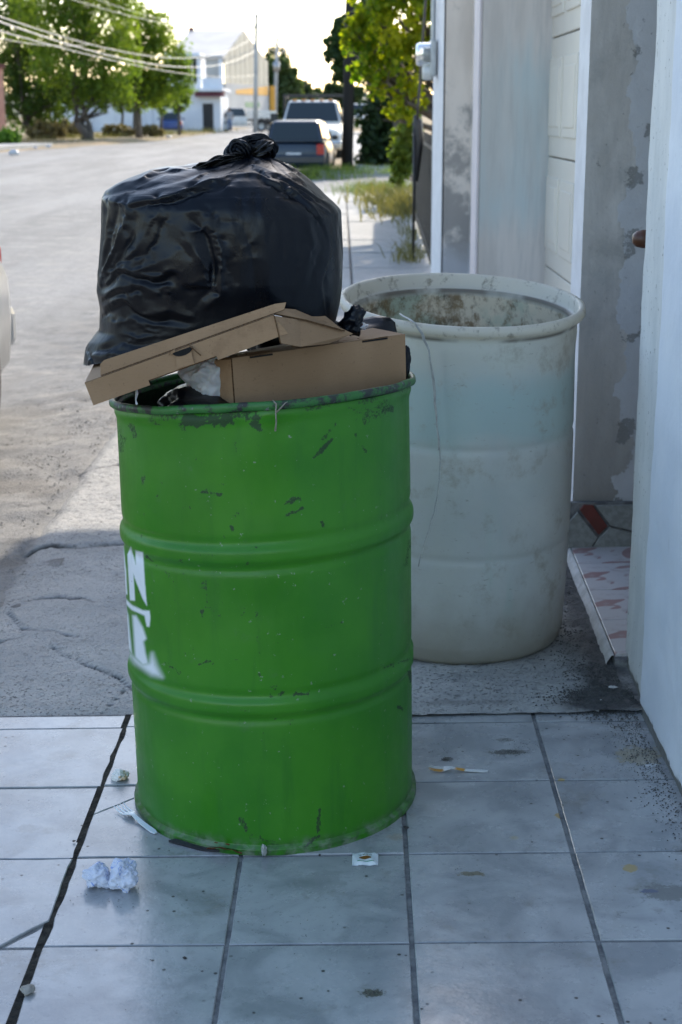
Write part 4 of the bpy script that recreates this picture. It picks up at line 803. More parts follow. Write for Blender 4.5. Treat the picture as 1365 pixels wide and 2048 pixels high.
def cplate(pts, name, parent, org, th=.003, mt=None, bev=True):
    q = MB(); q.plate([np.array(p_)-org for p_ in pts], th); o = q.build(name, None, parent, mats=[mt or M_CARD, M_CEDGE])
    fm = [0, 0]+[1]*(len(pts)); o.data.polygons.foreach_set('material_index', fm); return o
# box A : shallow tray under the bag, tilted
ex = (FR-FL)/np.linalg.norm(FR-FL); dn = (BL-FL); dn -= ex*(dn@ex); hA = np.linalg.norm(dn); dn /= hA; ey = np.cross(dn, ex); ey /= np.linalg.norm(ey); ey = -ey if ey[1] < 0 else ey
LA = np.linalg.norm(FR-FL); org = FL.copy()
boxA = tag(empty('open_box', org), 'shallow brown cardboard box tipped up to the right under the garbage bag', 'cardboard box'); NEAR.append(boxA)
def A_(x, y, z): return FL+ex*x+ey*y-dn*z       # z upwards from the front's top edge
DA = .30
# front wall with notch and die-cut details (bottom edge steps)
front = [A_(0, 0, 0), A_(.004, 0, 0), A_(LA-.002, 0, 0), A_(LA+.012, 0, -hA), A_(LA*.66, 0, -hA-.003), A_(LA*.66, 0, -hA+.005), A_(LA*.30, 0, -hA+.005), A_(LA*.30, 0, -hA-.004), A_(.0, 0, -hA-.004)]
cplate(front, 'front_wall', boxA, org)
cplate([A_(0, .002, -.001), A_(LA, .002, -.001), A_(LA, DA, -.001), A_(0, DA, -.001)][::-1], 'lid', boxA, org)
cplate([A_(.0, .003, -hA+.004), A_(LA, .003, -hA+.004), A_(LA, DA, -hA+.004), A_(0, DA, -hA+.004)], 'bottom', boxA, org)
cplate([A_(.001, .003, -.003), A_(.001, DA, -.003), A_(.001, DA, -hA+.006), A_(.001, .003, -hA+.006)], 'left_wall', boxA, org)
cplate([A_(.0, DA, -.003), A_(LA, DA, -.003), A_(LA, DA, -hA+.006), A_(.0, DA, -hA+.006)], 'back_wall', boxA, org)
tk = [A_(.030, .012, .0015), A_(LA+.02, .012, .0015), A_(LA+.028, .016, .012), A_(LA+.008, .018, .016), A_(.045, .022, .024), A_(.036, .020, .020)]
cplate(tk, 'tuck_flap', boxA, org)
for k in range(46):                                   # perforated fold line
    q = MB(); x_ = .034+k*(LA-.05)/46; c_ = A_(x_, .004, .0022)-org; q.box(c_, (.0045, .003, .0016), Matrix.Rotation(-math.atan2(ex[2], ex[0]), 3, 'Y')); q.build('perforation', M_CEDGE, boxA)
# tab with half-round thumb hole, its shade a near-black plate
cplate([A_(LA*.475, -.0035, -.004), A_(LA*.555, -.0035, -.002), A_(LA*.545, -.0055, -.026), A_(LA*.545, -.0045, -.033), A_(LA*.452, -.004, -.031)][::-1], 'tab', boxA, org, .0022)
cplate([A_(LA*.512+.019*math.cos(t), -.0056, -.002-.011*math.sin(t)) for t in np.linspace(0, math.pi, 14)], 'thumb_hole_shade', boxA, org, .0006, M_HOLE)
cplate([A_(LA*.44, -.004, -.004), A_(LA*.475, -.006, -.001), A_(LA*.478, -.0075, .004), A_(LA*.455, -.0075, .002)], 'torn_tab_edge', boxA, org, .002)
cplate([A_(LA*.552, -.004, .001), A_(LA*.560, -.010, -.004), A_(LA*.588, -.006, -.023)], 'torn_tab_point', boxA, org, .002)
# crushed flaps at the right end
def GYl(L): return [GY(*q) for q in L]
cplate(GYl([(549, 632, 2.672), (600, 640, 2.75), (668, 650, 2.80), (706, 668, 2.82), (655, 688, 2.775), (600, 694, 2.72), (562, 687, 2.672)]), 'side_flap', boxA, org)
cplate(GYl([(548, 628, 2.69), (565, 618, 2.72), (590, 620, 2.76), (650, 645, 2.82), (690, 662, 2.80), (610, 640, 2.75)]), 'dust_flap', boxA, org)
cplate(GYl([(585, 630, 2.77), (606, 621, 2.80), (640, 625, 2.83), (690, 664, 2.83), (640, 648, 2.80)]), 'lid_corner', boxA, org)
# box B : deeper box wedged in the drum
p1 = GY(464, 716, 2.72); p2 = GY(810, 668, 2.895); p3 = GY(811, 775, 2.895)
ex = (p2-p1)/np.linalg.norm(p2-p1); LBx = np.linalg.norm(p2-p1); dn = p3-p2; dn -= ex*(dn@ex); dn /= np.linalg.norm(dn); ey = np.cross(dn, ex); ey = -ey if ey[1] < 0 else ey
ey = ey+dn*.05; ey /= np.linalg.norm(ey)
orgB = p1.copy(); boxB = tag(empty('closed_box', orgB), 'brown cardboard box wedged upright in the green drum, right of the white crumpled plastic', 'cardboard box'); NEAR.append(boxB)
def B_(x, y, z): return p1+ex*x+ey*y-dn*z
cplate([B_(0, 0, 0), B_(LBx, 0, 0), B_(LBx-.004, 0, -.2), B_(.0, 0, -.2)], 'front_wall', boxB, orgB)
cplate([B_(-.001, .0, -.002), B_(-.030, .12, -.014), B_(-.030, .12, -.2), B_(-.001, .0, -.2)], 'left_wall', boxB, orgB)
cplate([B_(.0, .002, -.0015), B_(LBx, .002, -.0015), B_(LBx-.006, .115, .004), B_(-.03, .12, -.013)], 'lid', boxB, orgB)
cplate([B_(LBx-.001, .003, -.003), B_(LBx-.007, .115, .002), B_(LBx-.007, .115, -.2), B_(LBx-.001, .003, -.2)], 'right_wall', boxB, orgB)
for x_, L_ in ((.035, .047), (LBx-.096, .056)):
    cplate([B_(x_, -.0021, -.0015), B_(x_+L_, -.0021, -.0015), B_(x_+L_, -.0021, -.0050), B_(x_, -.0021, -.0050)], 'tab_slot_shade', boxB, orgB, .0008, M_HOLE)
    cplate([B_(x_, -.003, -.0015), B_(x_+L_, -.003, .0005), B_(x_+L_-.002, .02, .002), B_(x_+.002, .02, .0015)], 'tab', boxB, orgB, .0016)
cplate([B_(LBx*.36, .02, .003), B_(LBx*.42, .0, .001), B_(LBx*.39, -.006, .006), B_(LBx*.36, .01, .008)], 'torn_edge', boxB, orgB, .002)
# ================================================================== CRUMPLED THINGS
def crumple(name, dims, seed, mt, res=5, amp=.35, ridge=2.5, flat=0., parent=None, smooth=False):
    bm = bmesh.new(); bmesh.ops.create_icosphere(bm, subdivisions=res, radius=1); off = Vector((seed*3.1, seed*1.7, seed*.9))
    pts = [Vector((random.gauss(0, 1), random.gauss(0, 1), random.gauss(0, 1))).normalized() for _ in range(int(26*ridge))]; hs = [random.uniform(.72, 1.15) for _ in pts]
    for v_ in bm.verts:
        n = v_.co.normalized()
        # faceted creases: lower envelope of random planes
        r_ = min(h/max(.12, n.dot(q)) for q, h in zip(pts, hs) if n.dot(q) > .12)
        r_ = min(r_, 1.35); r_ *= 1+amp*.5*mnoise.noise(n*2.2+off)+amp*.25*mnoise.noise(n*5+off)
        f = mnoise.noise(n*9+off); r_ += amp*.10*(1-abs(f)*2)
        v_.co = n*r_
    bmesh.ops.scale(bm, vec=[d/2.1 for d in dims], verts=bm.verts); z0 = min(v_.co.z for v_ in bm.verts)
    for v_ in bm.verts: v_.co.z = max(v_.co.z, z0*(1-flat))
    z0 = min(v_.co.z for v_ in bm.verts)
    for v_ in bm.verts: v_.co.z -= z0
    me = bpy.data.meshes.new(name); bm.to_mesh(me); bm.free(); me.materials.append(mt)
    me.polygons.foreach_set('use_smooth', np.full(len(me.polygons), smooth)); return link(bpy.data.objects.new(name, me), parent)
def place(o, p_, label, cat, rot=(0, 0, 0), group=None): o.location = p_; o.rotation_euler = rot; tag(o, label, cat, group); NEAR.append(o); return o
M_WHITEP = NT('white_film').set((.50, .49, .49), .35, spec=.5, **{'Subsurface Weight': .2})
SUNK = place(crumple('black_bag', (.46, .34, .26), 3, M_BAG, 5, .35, 1.6, smooth=True), (-.20, 2.84, .67), 'black plastic bag of rubbish sunk inside the green drum', 'garbage bag', (.1, .05, .3))
place(crumple('black_bag', (.34, .24, .28), 8, M_BAG, 5, .35, 1.6, smooth=True), (-.06, 3.06, .74), 'added black plastic lump closing the bright gap behind the upright box', 'garbage bag', (0, .05, .15))  # added filler lump, blocks the light through the gap between the boxes
place(crumple('white_plastic_wad', (.11, .08, .12), 5, M_WHITEP, 5, .5, 1.4, smooth=True), GY(410, 818, 2.79), 'crumpled white plastic between the two cardboard boxes', 'plastic bag', (.3, .2, .5))
place(crumple('black_plastic_scrap', (.04, .05, .06), 6, M_BAG, 4, .6, 1.2, smooth=True), GY(690, 668, 2.86), 'small shiny black plastic scrap above the lid of the upright box', 'plastic scrap', (.3, .5, .2))
place(crumple('white_plastic_scrap', (.05, .04, .014), 9, M_WHITEP, 4, .5, 1.2, smooth=True), GY(715, 662, 2.86), 'small white plastic scrap on the lid of the upright box', 'plastic scrap', (0, 0, .2))
place(crumple('dark_film_scrap', (.025, .025, .07), 12, M_BAG, 4, .6, 1.2, smooth=True), GY(806, 770, 2.93), 'dark plastic film poking up between the upright box and the drum rim', 'plastic scrap', (0, .1, .2))
o = MB().tube([GY(273, 770, 2.69), GY(274, 788, 2.67), GY(272, 800, 2.67), GY(274, 808, 2.655)], [.0016, .0028, .0012, .0022], 6).build('white_strip', M_WHITEP, None, True); tag(o, 'thin white plastic strip hanging inside the left rim of the green drum', 'plastic scrap'); NEAR.append(o)
def keep_in_drum(o, top):                              # squeeze the bag inside the drum wall and below the boxes
    mt_ = Matrix.LocRotScale(o.location, o.rotation_euler, None)
    for v_ in o.data.vertices:
        q = mt_ @ v_.co; d = Vector((q.x-DC[0], q.y-DC[1])); 
        if d.length > .270: d *= .270/d.length
        v_.co = mt_.inverted() @ Vector((DC[0]+d.x, DC[1]+d.y, q.z if q.z < top else top+(q.z-top)*.5))
keep_in_drum(SUNK, .865)
# ---- litter on the tiles
N = NT('printed_tissue'); p = N.obj(); nz = N.noise(p, 30, 2, .5, 1.2)
ln = N.rmp(N.mth('ABSOLUTE', N.mth('SUBTRACT', N.noise(p, 22, 1, .4, .8), .53)), .012, .004); c = N.mix(N.mth('MULTIPLY', ln, .75), N.mix(N.noise(p, 60, 3), (.55, .58, .68), (.66, .68, .76)), (.12, .22, .55))
M_TISSUE = N.set(c, .9, N.bump(N.noise(p, 140, 4), .25, .003), .2)
tp = G(228, 1770)
nap = tag(empty('crumpled_napkin', tp), 'crumpled pale blue patterned napkin on the tiles at the lower left', 'napkin'); NEAR.append(nap)
o = crumple('left_fold', (.062, .055, .05), 2, M_TISSUE, 5, .55, 1.5, .25, nap, True); o.location = (-.030, .0, -.001); o.rotation_euler = (0, .1, .4)
o = crumple('right_fold', (.066, .058, .058), 4, M_TISSUE, 5, .6, 1.5, .25, nap, True); o.location = (.018, -.008, -.001); o.rotation_euler = (.1, -.1, 1.9)
place(crumple('crumpled_tissue', (.036, .034, .024), 7, simple('soiled_tissue', (.80, .77, .72), (.75, .50, .30), 60, .9, .3, 150, lo=.5, hi=.62), 5, .6, 1.6, .2, smooth=True), G(239, 1563)+np.array([0, .01, 0]), 'small soiled white tissue lying by the dark joint, left of the green drum', 'tissue')
def fork(mt, L=.125):
    q = MB(); half = []
    st = [(0, .0030, .001), (.010, .0055, .0012), (.05, .0048, .0022), (.075, .0036, .006), (.082, .0038, .0075), (.090, .0085, .0060), (.100, .0115, .0032)]
    vs = []
    for x_, w_, z_ in st:
        for s in (-1, 1):
            vs += [(x_, s*w_, z_+.0022), (x_, s*w_, z_)]
    n = len(st); fs = []
    for i in range(n-1):
        a_ = i*4; b_ = a_+4
        fs += [(a_, a_+2, b_+2, b_), (a_+1, b_+1, b_+3, a_+3), (a_, b_, b_+1, a_+1), (a_+2, a_+3, b_+3, b_+2)]
    fs += [(0, 1, 3, 2), (n*4-4, n*4-2, n*4-1, n*4-3)]; q.add(vs, fs)
    for k in range(4):
        y_ = -.0094+k*.00627; q.tube([(.098, y_, .0042), (.108, y_*1.02, .0030), (.120, y_*1.05, .0040), (.134, y_*1.08, .0080)], [.0018, .0016, .0014, .0006], 5)
    return q
M_FORK = NT('white_fork').set((.80, .81, .82), .3, spec=.5, **{'Subsurface Weight': .15})
N = NT('soiled_fork'); p = N.obj(); xx = N.sep(p)[0]; sa = N.mth('MULTIPLY', N.rmp(N.mth('ABSOLUTE', N.mth('SUBTRACT', N.mth('ADD', xx, N.mth('MULTIPLY', N.noise(p, 160, 2), .012)), .069)), .013, .008), 1.)
sb_ = N.mth('MULTIPLY', N.rmp(N.mth('ADD', xx, N.mth('MULTIPLY', N.noise(p, 150, 2), .03)), .112, .120), N.rmp(N.sep(p)[1], -.002, .004)); N.set(N.mix(N.mth('MAXIMUM', sa, sb_), (.64, .65, .64), (.55, .27, .04)), .3); M_FORK2 = N.m
def fork_at(pa, pb, mt, label, roll=0):
    a_ = G(*pa); b_ = G(*pb); d_ = b_-a_; sc_ = np.linalg.norm(d_)/.134
    o = fork(mt).build('plastic_fork', mt, None, False); auto_smooth(o, 50); o.scale = (sc_,)*3; return place(o, a_+np.array([0, 0, .0008]), label, 'fork', (roll, 0, math.atan2(d_[1], d_[0])), 'plastic forks')
fork_at((312, 1669), (238, 1617), M_FORK, 'clean white plastic fork leaning against the foot of the green drum')
fork_at((976, 1545), (858, 1541), M_FORK2, 'white plastic fork with orange sauce on it lying right of the green drum')
# sauce sachet
N = NT('sachet_print'); p = N.obj(); x_, y_, z_ = N.sep(p)
def rect(cx_, cy_, wx, wy): return N.mth('MULTIPLY', N.mth('LESS_THAN', N.mth('ABSOLUTE', N.mth('SUBTRACT', x_, cx_)), wx), N.mth('LESS_THAN', N.mth('ABSOLUTE', N.mth('SUBTRACT', y_, cy_)), wy))
el = N.mth('LESS_THAN', N.mth('ADD', N.mth('POWER', N.mth('DIVIDE', x_, .012), 2.), N.mth('POWER', N.mth('DIVIDE', N.mth('ADD', y_, .0015), .0062), 2.)), 1.)
c = N.mix(el, (.66, .70, .70), N.mix(N.noise(p, 320, 2), (.32, .12, .02), (.10, .05, .015)))
c = N.mix(N.mth('MULTIPLY', rect(0, .0095, .013, .0022), N.mth('GREATER_THAN', N.noise(p, 700, 1), .48)), c, (.06, .10, .05)); c = N.mix(rect(.001, -.0155, .016, .0012), c, (.02, .22, .09)); c = N.mix(rect(-.012, .0195, .009, .0012), c, (.08, .07, .05))
M_SACH = N.set(c, .35, N.bump(N.noise(p, 90, 3), .3, .004), .5)
nx_, ny_ = 16, 14; vs = []; P2 = []
for j in range(ny_):
    for i in range(nx_):
        x_ = (i/(nx_-1)-.5)*.050; y_ = (j/(ny_-1)-.5)*.050; e_ = min(1, min(.025-abs(x_), .025-abs(y_))/.008)
        if j == ny_-1 and i > 8: y_ -= .006+.0015*math.sin(i*2.)
        vs.append((x_, y_, .0012+.0042*max(0, e_)+.0010*math.sin(x_*260+y_*140)))
n_ = len(vs); vs += [(x_, y_, .0002) for x_, y_, z_ in vs]; f1 = grid_faces(nx_, ny_); f2 = grid_faces(nx_, ny_, off=n_, flip=True)
o = mobj('sauce_sachet', vs, np.vstack([f1, f2]), M_SACH); place(o, G(731, 1719), 'small white torn sauce sachet with brown and green print in front of the green drum', 'sachet', (0, 0, -.03))
# dark strip, dry leaf, clear scrap, pebble and chips
o = MB().plate([G(338, 1686)+[0, 0, .004], G(352, 1684)+[0, 0, .005], G(425, 1697)+[0, 0, .004], G(440, 1706)+[0, 0, .004], G(405, 1703)+[0, 0, .003]], .005).build('rubber_strip', simple('black_rubber', (.02, .02, .024), (.035, .035, .04), 40, .6), None); tag(o, 'flat black rubber strip at the foot of the green drum', 'rubber strip'); NEAR.append(o)
a_ = G(412, 1702); b_ = G(484, 1711); vs = []
for i in range(15):
    t = i/14; c_ = a_+(b_-a_)*t; wd_ = .011*math.sin(math.pi*min(1, t*1.05)**.8)+.0006
    for j in range(5): s = (j-2)/2; vs.append((c_[0]+.1*wd_*s, c_[1]+wd_*s, .004+.006*math.sin(t*3.1)+abs(s)*wd_*.7+.0015*math.sin(t*17+j)))
o = mobj('dry_leaf', vs, grid_faces(5, 15, flip=True), leafmat('dry_leaf_brown', (.20, .075, .025), (.12, .045, .018), .2, 40)); so_ = o.modifiers.new('s', 'SOLIDIFY'); so_.thickness = .0005; tag(o, 'curled brown dry leaf against the foot of the green drum', 'leaf'); NEAR.append(o)
place(crumple('clear_film_scrap', (.012, .010, .026), 14, NT('clear_film').set((.6, .6, .57), .2, **{'Transmission Weight': .5}), 3, .6, 1., smooth=True), G(527, 1714), 'tiny clear plastic scrap touching the foot of the green drum', 'plastic scrap', (.2, .1, 0))
place(crumple('pebble', (.026, .026, .012), 15, simple('pebble_grey', (.34, .31, .27), (.25, .23, .20), 60, .8, .3, 90), 4, .3, 1., .3, smooth=True), G(57, 1986), 'flat round pebble beside the dark joint in the bottom left corner', 'pebble')
M_CHIP = simple('charred_chip', (.02, .018, .018), (.05, .045, .04), 80, .7)
for uu, vv_, s, lab in [(370, 1917, 1, 'small black chip on the tile in the bottom left foreground'), (813, 1657, 1.2, 'small black chip on the joint right of the green drum'), (148, 1683, .8, 'tiny dark chip on the pale tile left of the dark joint'), (640, 1711, .7, 'tiny dark crumb on the joint in front of the green drum')]:
    place(crumple('dark_chip', (.010*s, .007*s, .004*s), uu*.01, M_CHIP, 2, .5, 1.), G(uu, vv_), lab, 'chip', (0, 0, uu*.1), 'dark chips on the tiles')
# twig hanging from the drum rim
tq = [GY(553, 808, 2.618), GY(552, 826, 2.622), GY(553, 845, 2.625), GY(551, 862, 2.628)]
q = MB(); q.tube(tq, [.0016, .0015, .0014, .0018], 6); q.tube([tq[1], GY(563, 815, 2.618), GY(571, 806, 2.622), GY(577, 803, 2.634)], [.0014, .0013, .0011, .0008], 6); q.tube([tq[0], GY(548, 803, 2.630), GY(546, 800, 2.64)], [.0015, .0012, .0008], 6)
o = q.build('twig', simple('twig_grey', (.22, .19, .15), (.30, .27, .22), 80, .8), None, True); tag(o, 'small forked dry twig caught on the front rim of the green drum', 'twig'); NEAR.append(o)
# loose grit along the wall and round the drum
bm = bmesh.new(); vsA = []; fsA = []
oct_ = np.array([(1, 0, 0), (0, 1, 0), (-1, 0, 0), (0, -1, 0), (0, 0, 1), (0, 0, -.3)]); of_ = [(0, 1, 4), (1, 2, 4), (2, 3, 4), (3, 0, 4), (1, 0, 5), (2, 1, 5), (3, 2, 5), (0, 3, 5)]
pos = []
for _ in range(1700): t = random.random(); pos.append((.685-abs(random.gauss(0, .04)), 2.4+1.2*t**.5, random.uniform(.0008, .0028)))
for _ in range(2600): pos.append((.62+random.gauss(0, .055), 3.37+random.gauss(0, .045), random.uniform(.001, .0042)))
for _ in range(1600): y_ = random.uniform(3.5, 4.6); pos.append((.60+.05*(y_-3.6)+random.gauss(0, .035), y_, random.uniform(.001, .004)))
for (uu, vv_, n_, s) in [(895, 1520, 60, .008), (1020, 1505, 130, .022), (1050, 1490, 40, .02), (560, 1860, 30, .05), (745, 1985, 36, .008), (230, 1800, 40, .05), (940, 1745, 20, .015), (1240, 1540, 70, .06), (1300, 1500, 90, .05), (350, 1700, 30, .06), (880, 1500, 40, .03), (1000, 1800, 40, .2), (600, 1950, 40, .25), (100, 1600, 40, .15)]:
    c_ = G(uu, vv_)
    for _ in range(n_): pos.append((c_[0]+random.gauss(0, s), c_[1]+random.gauss(0, s*.6), random.uniform(.0005, .0016)))
for x_, y_, s in pos:
    if x_ > .70 or math.hypot(x_-DC[0], y_-DC[1]) < .297: continue
    ca, sa_ = math.cos(x_*900), math.sin(x_*900); n_ = len(vsA); q_ = oct_*np.array([s, s*random.uniform(.5, .9), s*.7])
    vsA += [(x_+a_*ca-b_*sa_, y_+a_*sa_+b_*ca, .0012+c_+(.005 if y_ > 3.34 else 0)) for a_, b_, c_ in q_]; fsA += [tuple(n_+i for i in f_) for f_ in of_]
N = NT('grit_stones'); p = N.obj(); M_GRIT = N.set(N.mix(N.noise(p, 90, 2), (.012, .012, .012), (.13, .125, .115)), .9)
o = mobj('grit', vsA, fsA, M_GRIT, None, False); tag(o, 'dark grit and sand scattered along the foot of the white wall', 'grit', kind='stuff'); NEAR.append(o)
# broken mortar crumbs in the wall corner
for k, (uu, vv_, s, lab) in enumerate([(1225, 1380, 1.4, 'larger whitish mortar crumb in the wall corner'), (1205, 1405, 1, 'whitish mortar crumb nearest the white drum in the gritty corner'), (1195, 1425, .8, 'whitish mortar crumb at the tile edge by the gritty corner'), (1252, 1412, 1., 'whitish mortar crumb touching the white wall corner'), (1018, 1422, .9, 'flat white paint flake on the tile edge below the white drum')]):
    place(crumple('mortar_crumb', (.016*s, .010*s, .004*s if k < 4 else .002), k+20., M_MORTAR, 4, .9, 1.3, .2), G(uu, vv_)+np.array([0, 0, .004]), lab, 'mortar crumb', (0, 0, k), 'mortar crumbs')
# ================================================================== PLANTS
LEAF = [(-.5, 0, 0), (-.18, .30, .05), (.22, .26, .06), (.5, 0, 0), (.22, -.26, .06), (-.18, -.30, .05)]
def leaf_cloud(blobs, n, size, clump=.35, seed=1, fill=.55, aspect=1., droop=0.):
    r_ = np.random.default_rng(seed); vol = np.array([b[3]*b[4]*b[5] for b in blobs])**(2/3); vol = vol/vol.sum(); C = []
    for b, f in zip(blobs, vol):
        k = max(6, int(n*f/14)); d = r_.normal(size=(k, 3)); d /= np.linalg.norm(d, axis=1)[:, None]; rr = fill+(1.08-fill)*r_.random(k)**.6
        cen = d*rr[:, None]*np.array(b[3:6])+np.array(b[:3]); m_ = min(b[3:6])*clump
        per = int(n*f/k)+1; C.append((cen[:, None, :]+r_.normal(size=(k, per, 3))*m_*r_.uniform(.3, .75, (k, 1, 1))).reshape(-1, 3))
    C = np.vstack(C)[:n]; n = len(C); a = r_.normal(size=(n, 3)); a[:, 2] -= droop; a /= np.linalg.norm(a, axis=1)[:, None]; b_ = np.cross(a, r_.normal(size=(n, 3))); b_ /= np.linalg.norm(b_, axis=1)[:, None]; c_ = np.cross(a, b_)
    s = size*r_.uniform(.6, 1.35, n); L = np.array(LEAF)
    V = C[:, None, :]+s[:, None, None]*(L[None, :, 0:1]*a[:, None, :]+aspect*L[None, :, 1:2]*b_[:, None, :]+L[None, :, 2:3]*c_[:, None, :])
    F = np.arange(n*6).reshape(n, 6); return V.reshape(-1, 3), F
M_BARK = simple('bark', (.07, .06, .05), (.13, .11, .09), 9, .9, .6, 25, stretch=(1, 1, .25))
def tree(name, label, cat, base, blobs, n, size, mt, trunk_r=.12, seed=1, group=None, stems=1, clump=.35, fill=.55, aspect=1., droop=0., bark=None):
    base = np.array(base, float); t = tag(empty(name, base), label, cat, group)
    bl = [tuple(np.array(b[:3])-base)+tuple(b[3:]) for b in blobs]
    V, F = leaf_cloud(bl, n, size, clump, seed, fill, aspect, droop); mobj('crown', V, F, mt, t, False)
    q = MB(); r0 = random.Random(seed); hub = np.array([0, 0, max(.3, min(b[2]-b[5]*.5 for b in bl)*.8)])
    for s in range(stems):
        off = np.array([r0.uniform(-1, 1), r0.uniform(-1, 1), 0])*trunk_r*(2.2 if stems > 1 else 0); hb_ = hub+off*2.5
        q.tube([off-[0, 0, .1], off*1.1+hub*.4+np.array([r0.gauss(0, .05), 0, 0]), hb_], [trunk_r*1.25, trunk_r, trunk_r*.8], 8)
        for k, b in enumerate(bl):
            if k % stems != s: continue
            c_ = np.array(b[:3]); md = (hb_+c_)/2+np.array([r0.gauss(0, .12), r0.gauss(0, .12), .0])*b[3]
            q.tube([hb_, md, c_, c_+np.array([r0.gauss(0, .3), r0.gauss(0, .3), .5])*b[3]], [trunk_r*.6, trunk_r*.38, trunk_r*.2, trunk_r*.06], 6)
            for _ in range(3):
                e_ = c_+np.array([r0.uniform(-.8, .8)*b[3], r0.uniform(-.8, .8)*b[4], r0.uniform(-.6, .8)*b[5]]); q.tube([md, (md+e_)/2+np.array([0, 0, .1*b[5]]), e_], [trunk_r*.28, trunk_r*.15, trunk_r*.04], 5)
    q.build('trunk', bark or M_BARK, t, True); return t
def blobs_px(L, Y, dep=.8):
    out = []
    for u_, v_, ru, rv in L:
        k = Y/3000; c_ = WY(u_, v_, Y+random.uniform(-.25, .25)*ru*k); out.append((*c_, ru*k, ru*k*dep, rv*k))
    return out
def foot(u_, Y, z=.05): c_ = WY(u_, 200, Y); return (c_[0], c_[1], z)
L_MESQ = [leafmat('mesquite_leaf', (.095, .17, .025), (.20, .28, .045), .62, .5), leafmat('mesquite_leaf_dark', (.055, .11, .025), (.11, .17, .035), .5, .5)]
GT = 'trees across the road'
tree('street_tree', 'tall bushy tree with the thickest crown across the road, over the two forked trunks', 'tree', foot(178, 78), blobs_px([(120, 60, 75, 60), (200, 40, 70, 65), (150, 130, 80, 50), (215, 120, 60, 60), (90, 0, 70, 50), (180, -40, 90, 60), (190, 185, 45, 28), (230, 190, 40, 30), (150, 215, 30, 20), (215, 225, 26, 20)], 78), 14000, .24, L_MESQ[0], .17, 11, GT, 4, droop=.4, aspect=.7)
tree('street_tree', 'rounded light green tree at the right end of the row across the road', 'tree', foot(278, 84), blobs_px([(310, 120, 55, 55), (335, 165, 42, 38), (285, 180, 45, 35), (275, 70, 50, 50), (310, 60, 34, 34), (355, 130, 22, 30), (240, 20, 45, 40)], 84), 9500, .22, L_MESQ[0], .14, 12, GT, 2, droop=.4, aspect=.7)
tree('street_tree', 'dark shady tree at the left edge across the road, above the pink wall', 'tree', foot(75, 82), blobs_px([(30, 70, 65, 60), (70, 140, 60, 55), (20, 150, 50, 45), (10, 10, 60, 45), (60, 215, 60, 36), (115, 200, 45, 32), (10, 200, 40, 30)], 82), 10500, .25, L_MESQ[1], .2, 13, GT, 2, droop=.4, aspect=.7)
for u_, Y, s, lab in [(245, 92, 1, 'slender young tree left of the blue car, nearest the forked trunks'), (268, 92, .9, 'slender young tree in the middle of the thin trunks across the road'), (322, 90, 1.1, 'slender young tree standing just in front of the blue car'), (358, 96, .9, 'slender pale-trunked tree in front of the white house')]:
    tree('young_tree', lab, 'tree', foot(u_, Y), blobs_px([(u_, 205, 20*s, 18), (u_+6, 188, 22*s, 16), (u_-8, 192, 18, 16)], Y), 1600, .22, L_MESQ[0], .09, int(u_), 'young trees across the road', 1, droop=.3, aspect=.7)
L_BUSH = leafmat('bright_bush', (.10, .21, .03), (.17, .29, .04), .5, 3)
tree('bush', 'bright green low bush beside the pink wall across the road', 'bush', foot(18, 66), blobs_px([(18, 275, 22, 16), (5, 282, 16, 12), (32, 283, 12, 9)], 66), 1600, .16, L_BUSH, .04, 21)
L_DRYB = leafmat('dry_bush', (.17, .14, .07), (.26, .21, .10), .3, 3)
for k, (u_, v_, Y, ru, rv, lab) in enumerate([(90, 262, 80, 36, 14, 'olive scrub below the dark tree across the road'), (130, 258, 86, 28, 14, 'dry scrub just left of the forked trunks'), (235, 262, 88, 28, 10, 'dry tan scrub right of the forked trunks'), (300, 262, 88, 22, 8, 'dry tan scrub in front of the blue car')]):
    tree('scrub_bush', lab, 'bush', foot(u_, Y), blobs_px([(u_, v_, ru, rv), (u_+ru*.6, v_+3, ru*.6, rv*.7)], Y), 1500, .2, L_DRYB, .04, 40+k, 'scrub across the road')
# right-hand side
L_YEL = leafmat('yellow_green_leaf', (.085, .18, .014), (.30, .32, .02), .68, 1.6, (1.7, 1.6, .35))  # deep green and yellow leaf tones mixed by noise
tree('yellow_green_tree', 'yellow green tree with lobed leaves overhanging the iron fence', 'tree', (1.75, 19.0, 0), blobs_px([(800, 40, 72, 55), (745, 100, 42, 40), (830, 110, 52, 50), (775, 165, 42, 36), (815, 205, 38, 34), (700, 85, 24, 22), (745, 20, 45, 45), (860, 60, 40, 60), (840, -40, 90, 60), (770, -60, 80, 50), (722, 130, 26, 26), (700, 60, 30, 40), (790, 235, 30, 22), (735, 165, 24, 20)], 18.2, .9)+[(2.4, 19.6, 4.3, 1.1, 1.5, .9), (3.2, 20.6, 5.0, 1.3, 1.3, 1.0), (2.0, 18.4, 3.6, .9, 1.0, .7), (1.9, 21.2, 4.9, .9, 1.1, .8)], 21000, .075, L_YEL, .10, 31, None, 1, clump=.30, fill=.35, aspect=1.25, droop=.6)  # closing world-space blobs are unseen upper crown, added to shade the pavement
L_VINE = leafmat('dark_vine', (.018, .040, .014), (.040, .070, .020), .3, .8); L_DKG = leafmat('dark_green_leaf', (.025, .055, .018), (.055, .10, .028), .4, .8)
tree('vine_thicket', 'dark vine covered thicket beyond the side street, right of the black pole', 'bush', (2.0, 37.5, .1), blobs_px([(775, 290, 46, 60), (765, 230, 45, 50), (790, 180, 50, 60), (745, 300, 28, 45), (762, 335, 40, 18), (810, 320, 40, 40), (755, 60, 36, 60), (735, 25, 22, 40), (770, 120, 40, 50)], 38, .9), 9000, .17, L_VINE, .12, 32, None, 2, fill=.25)
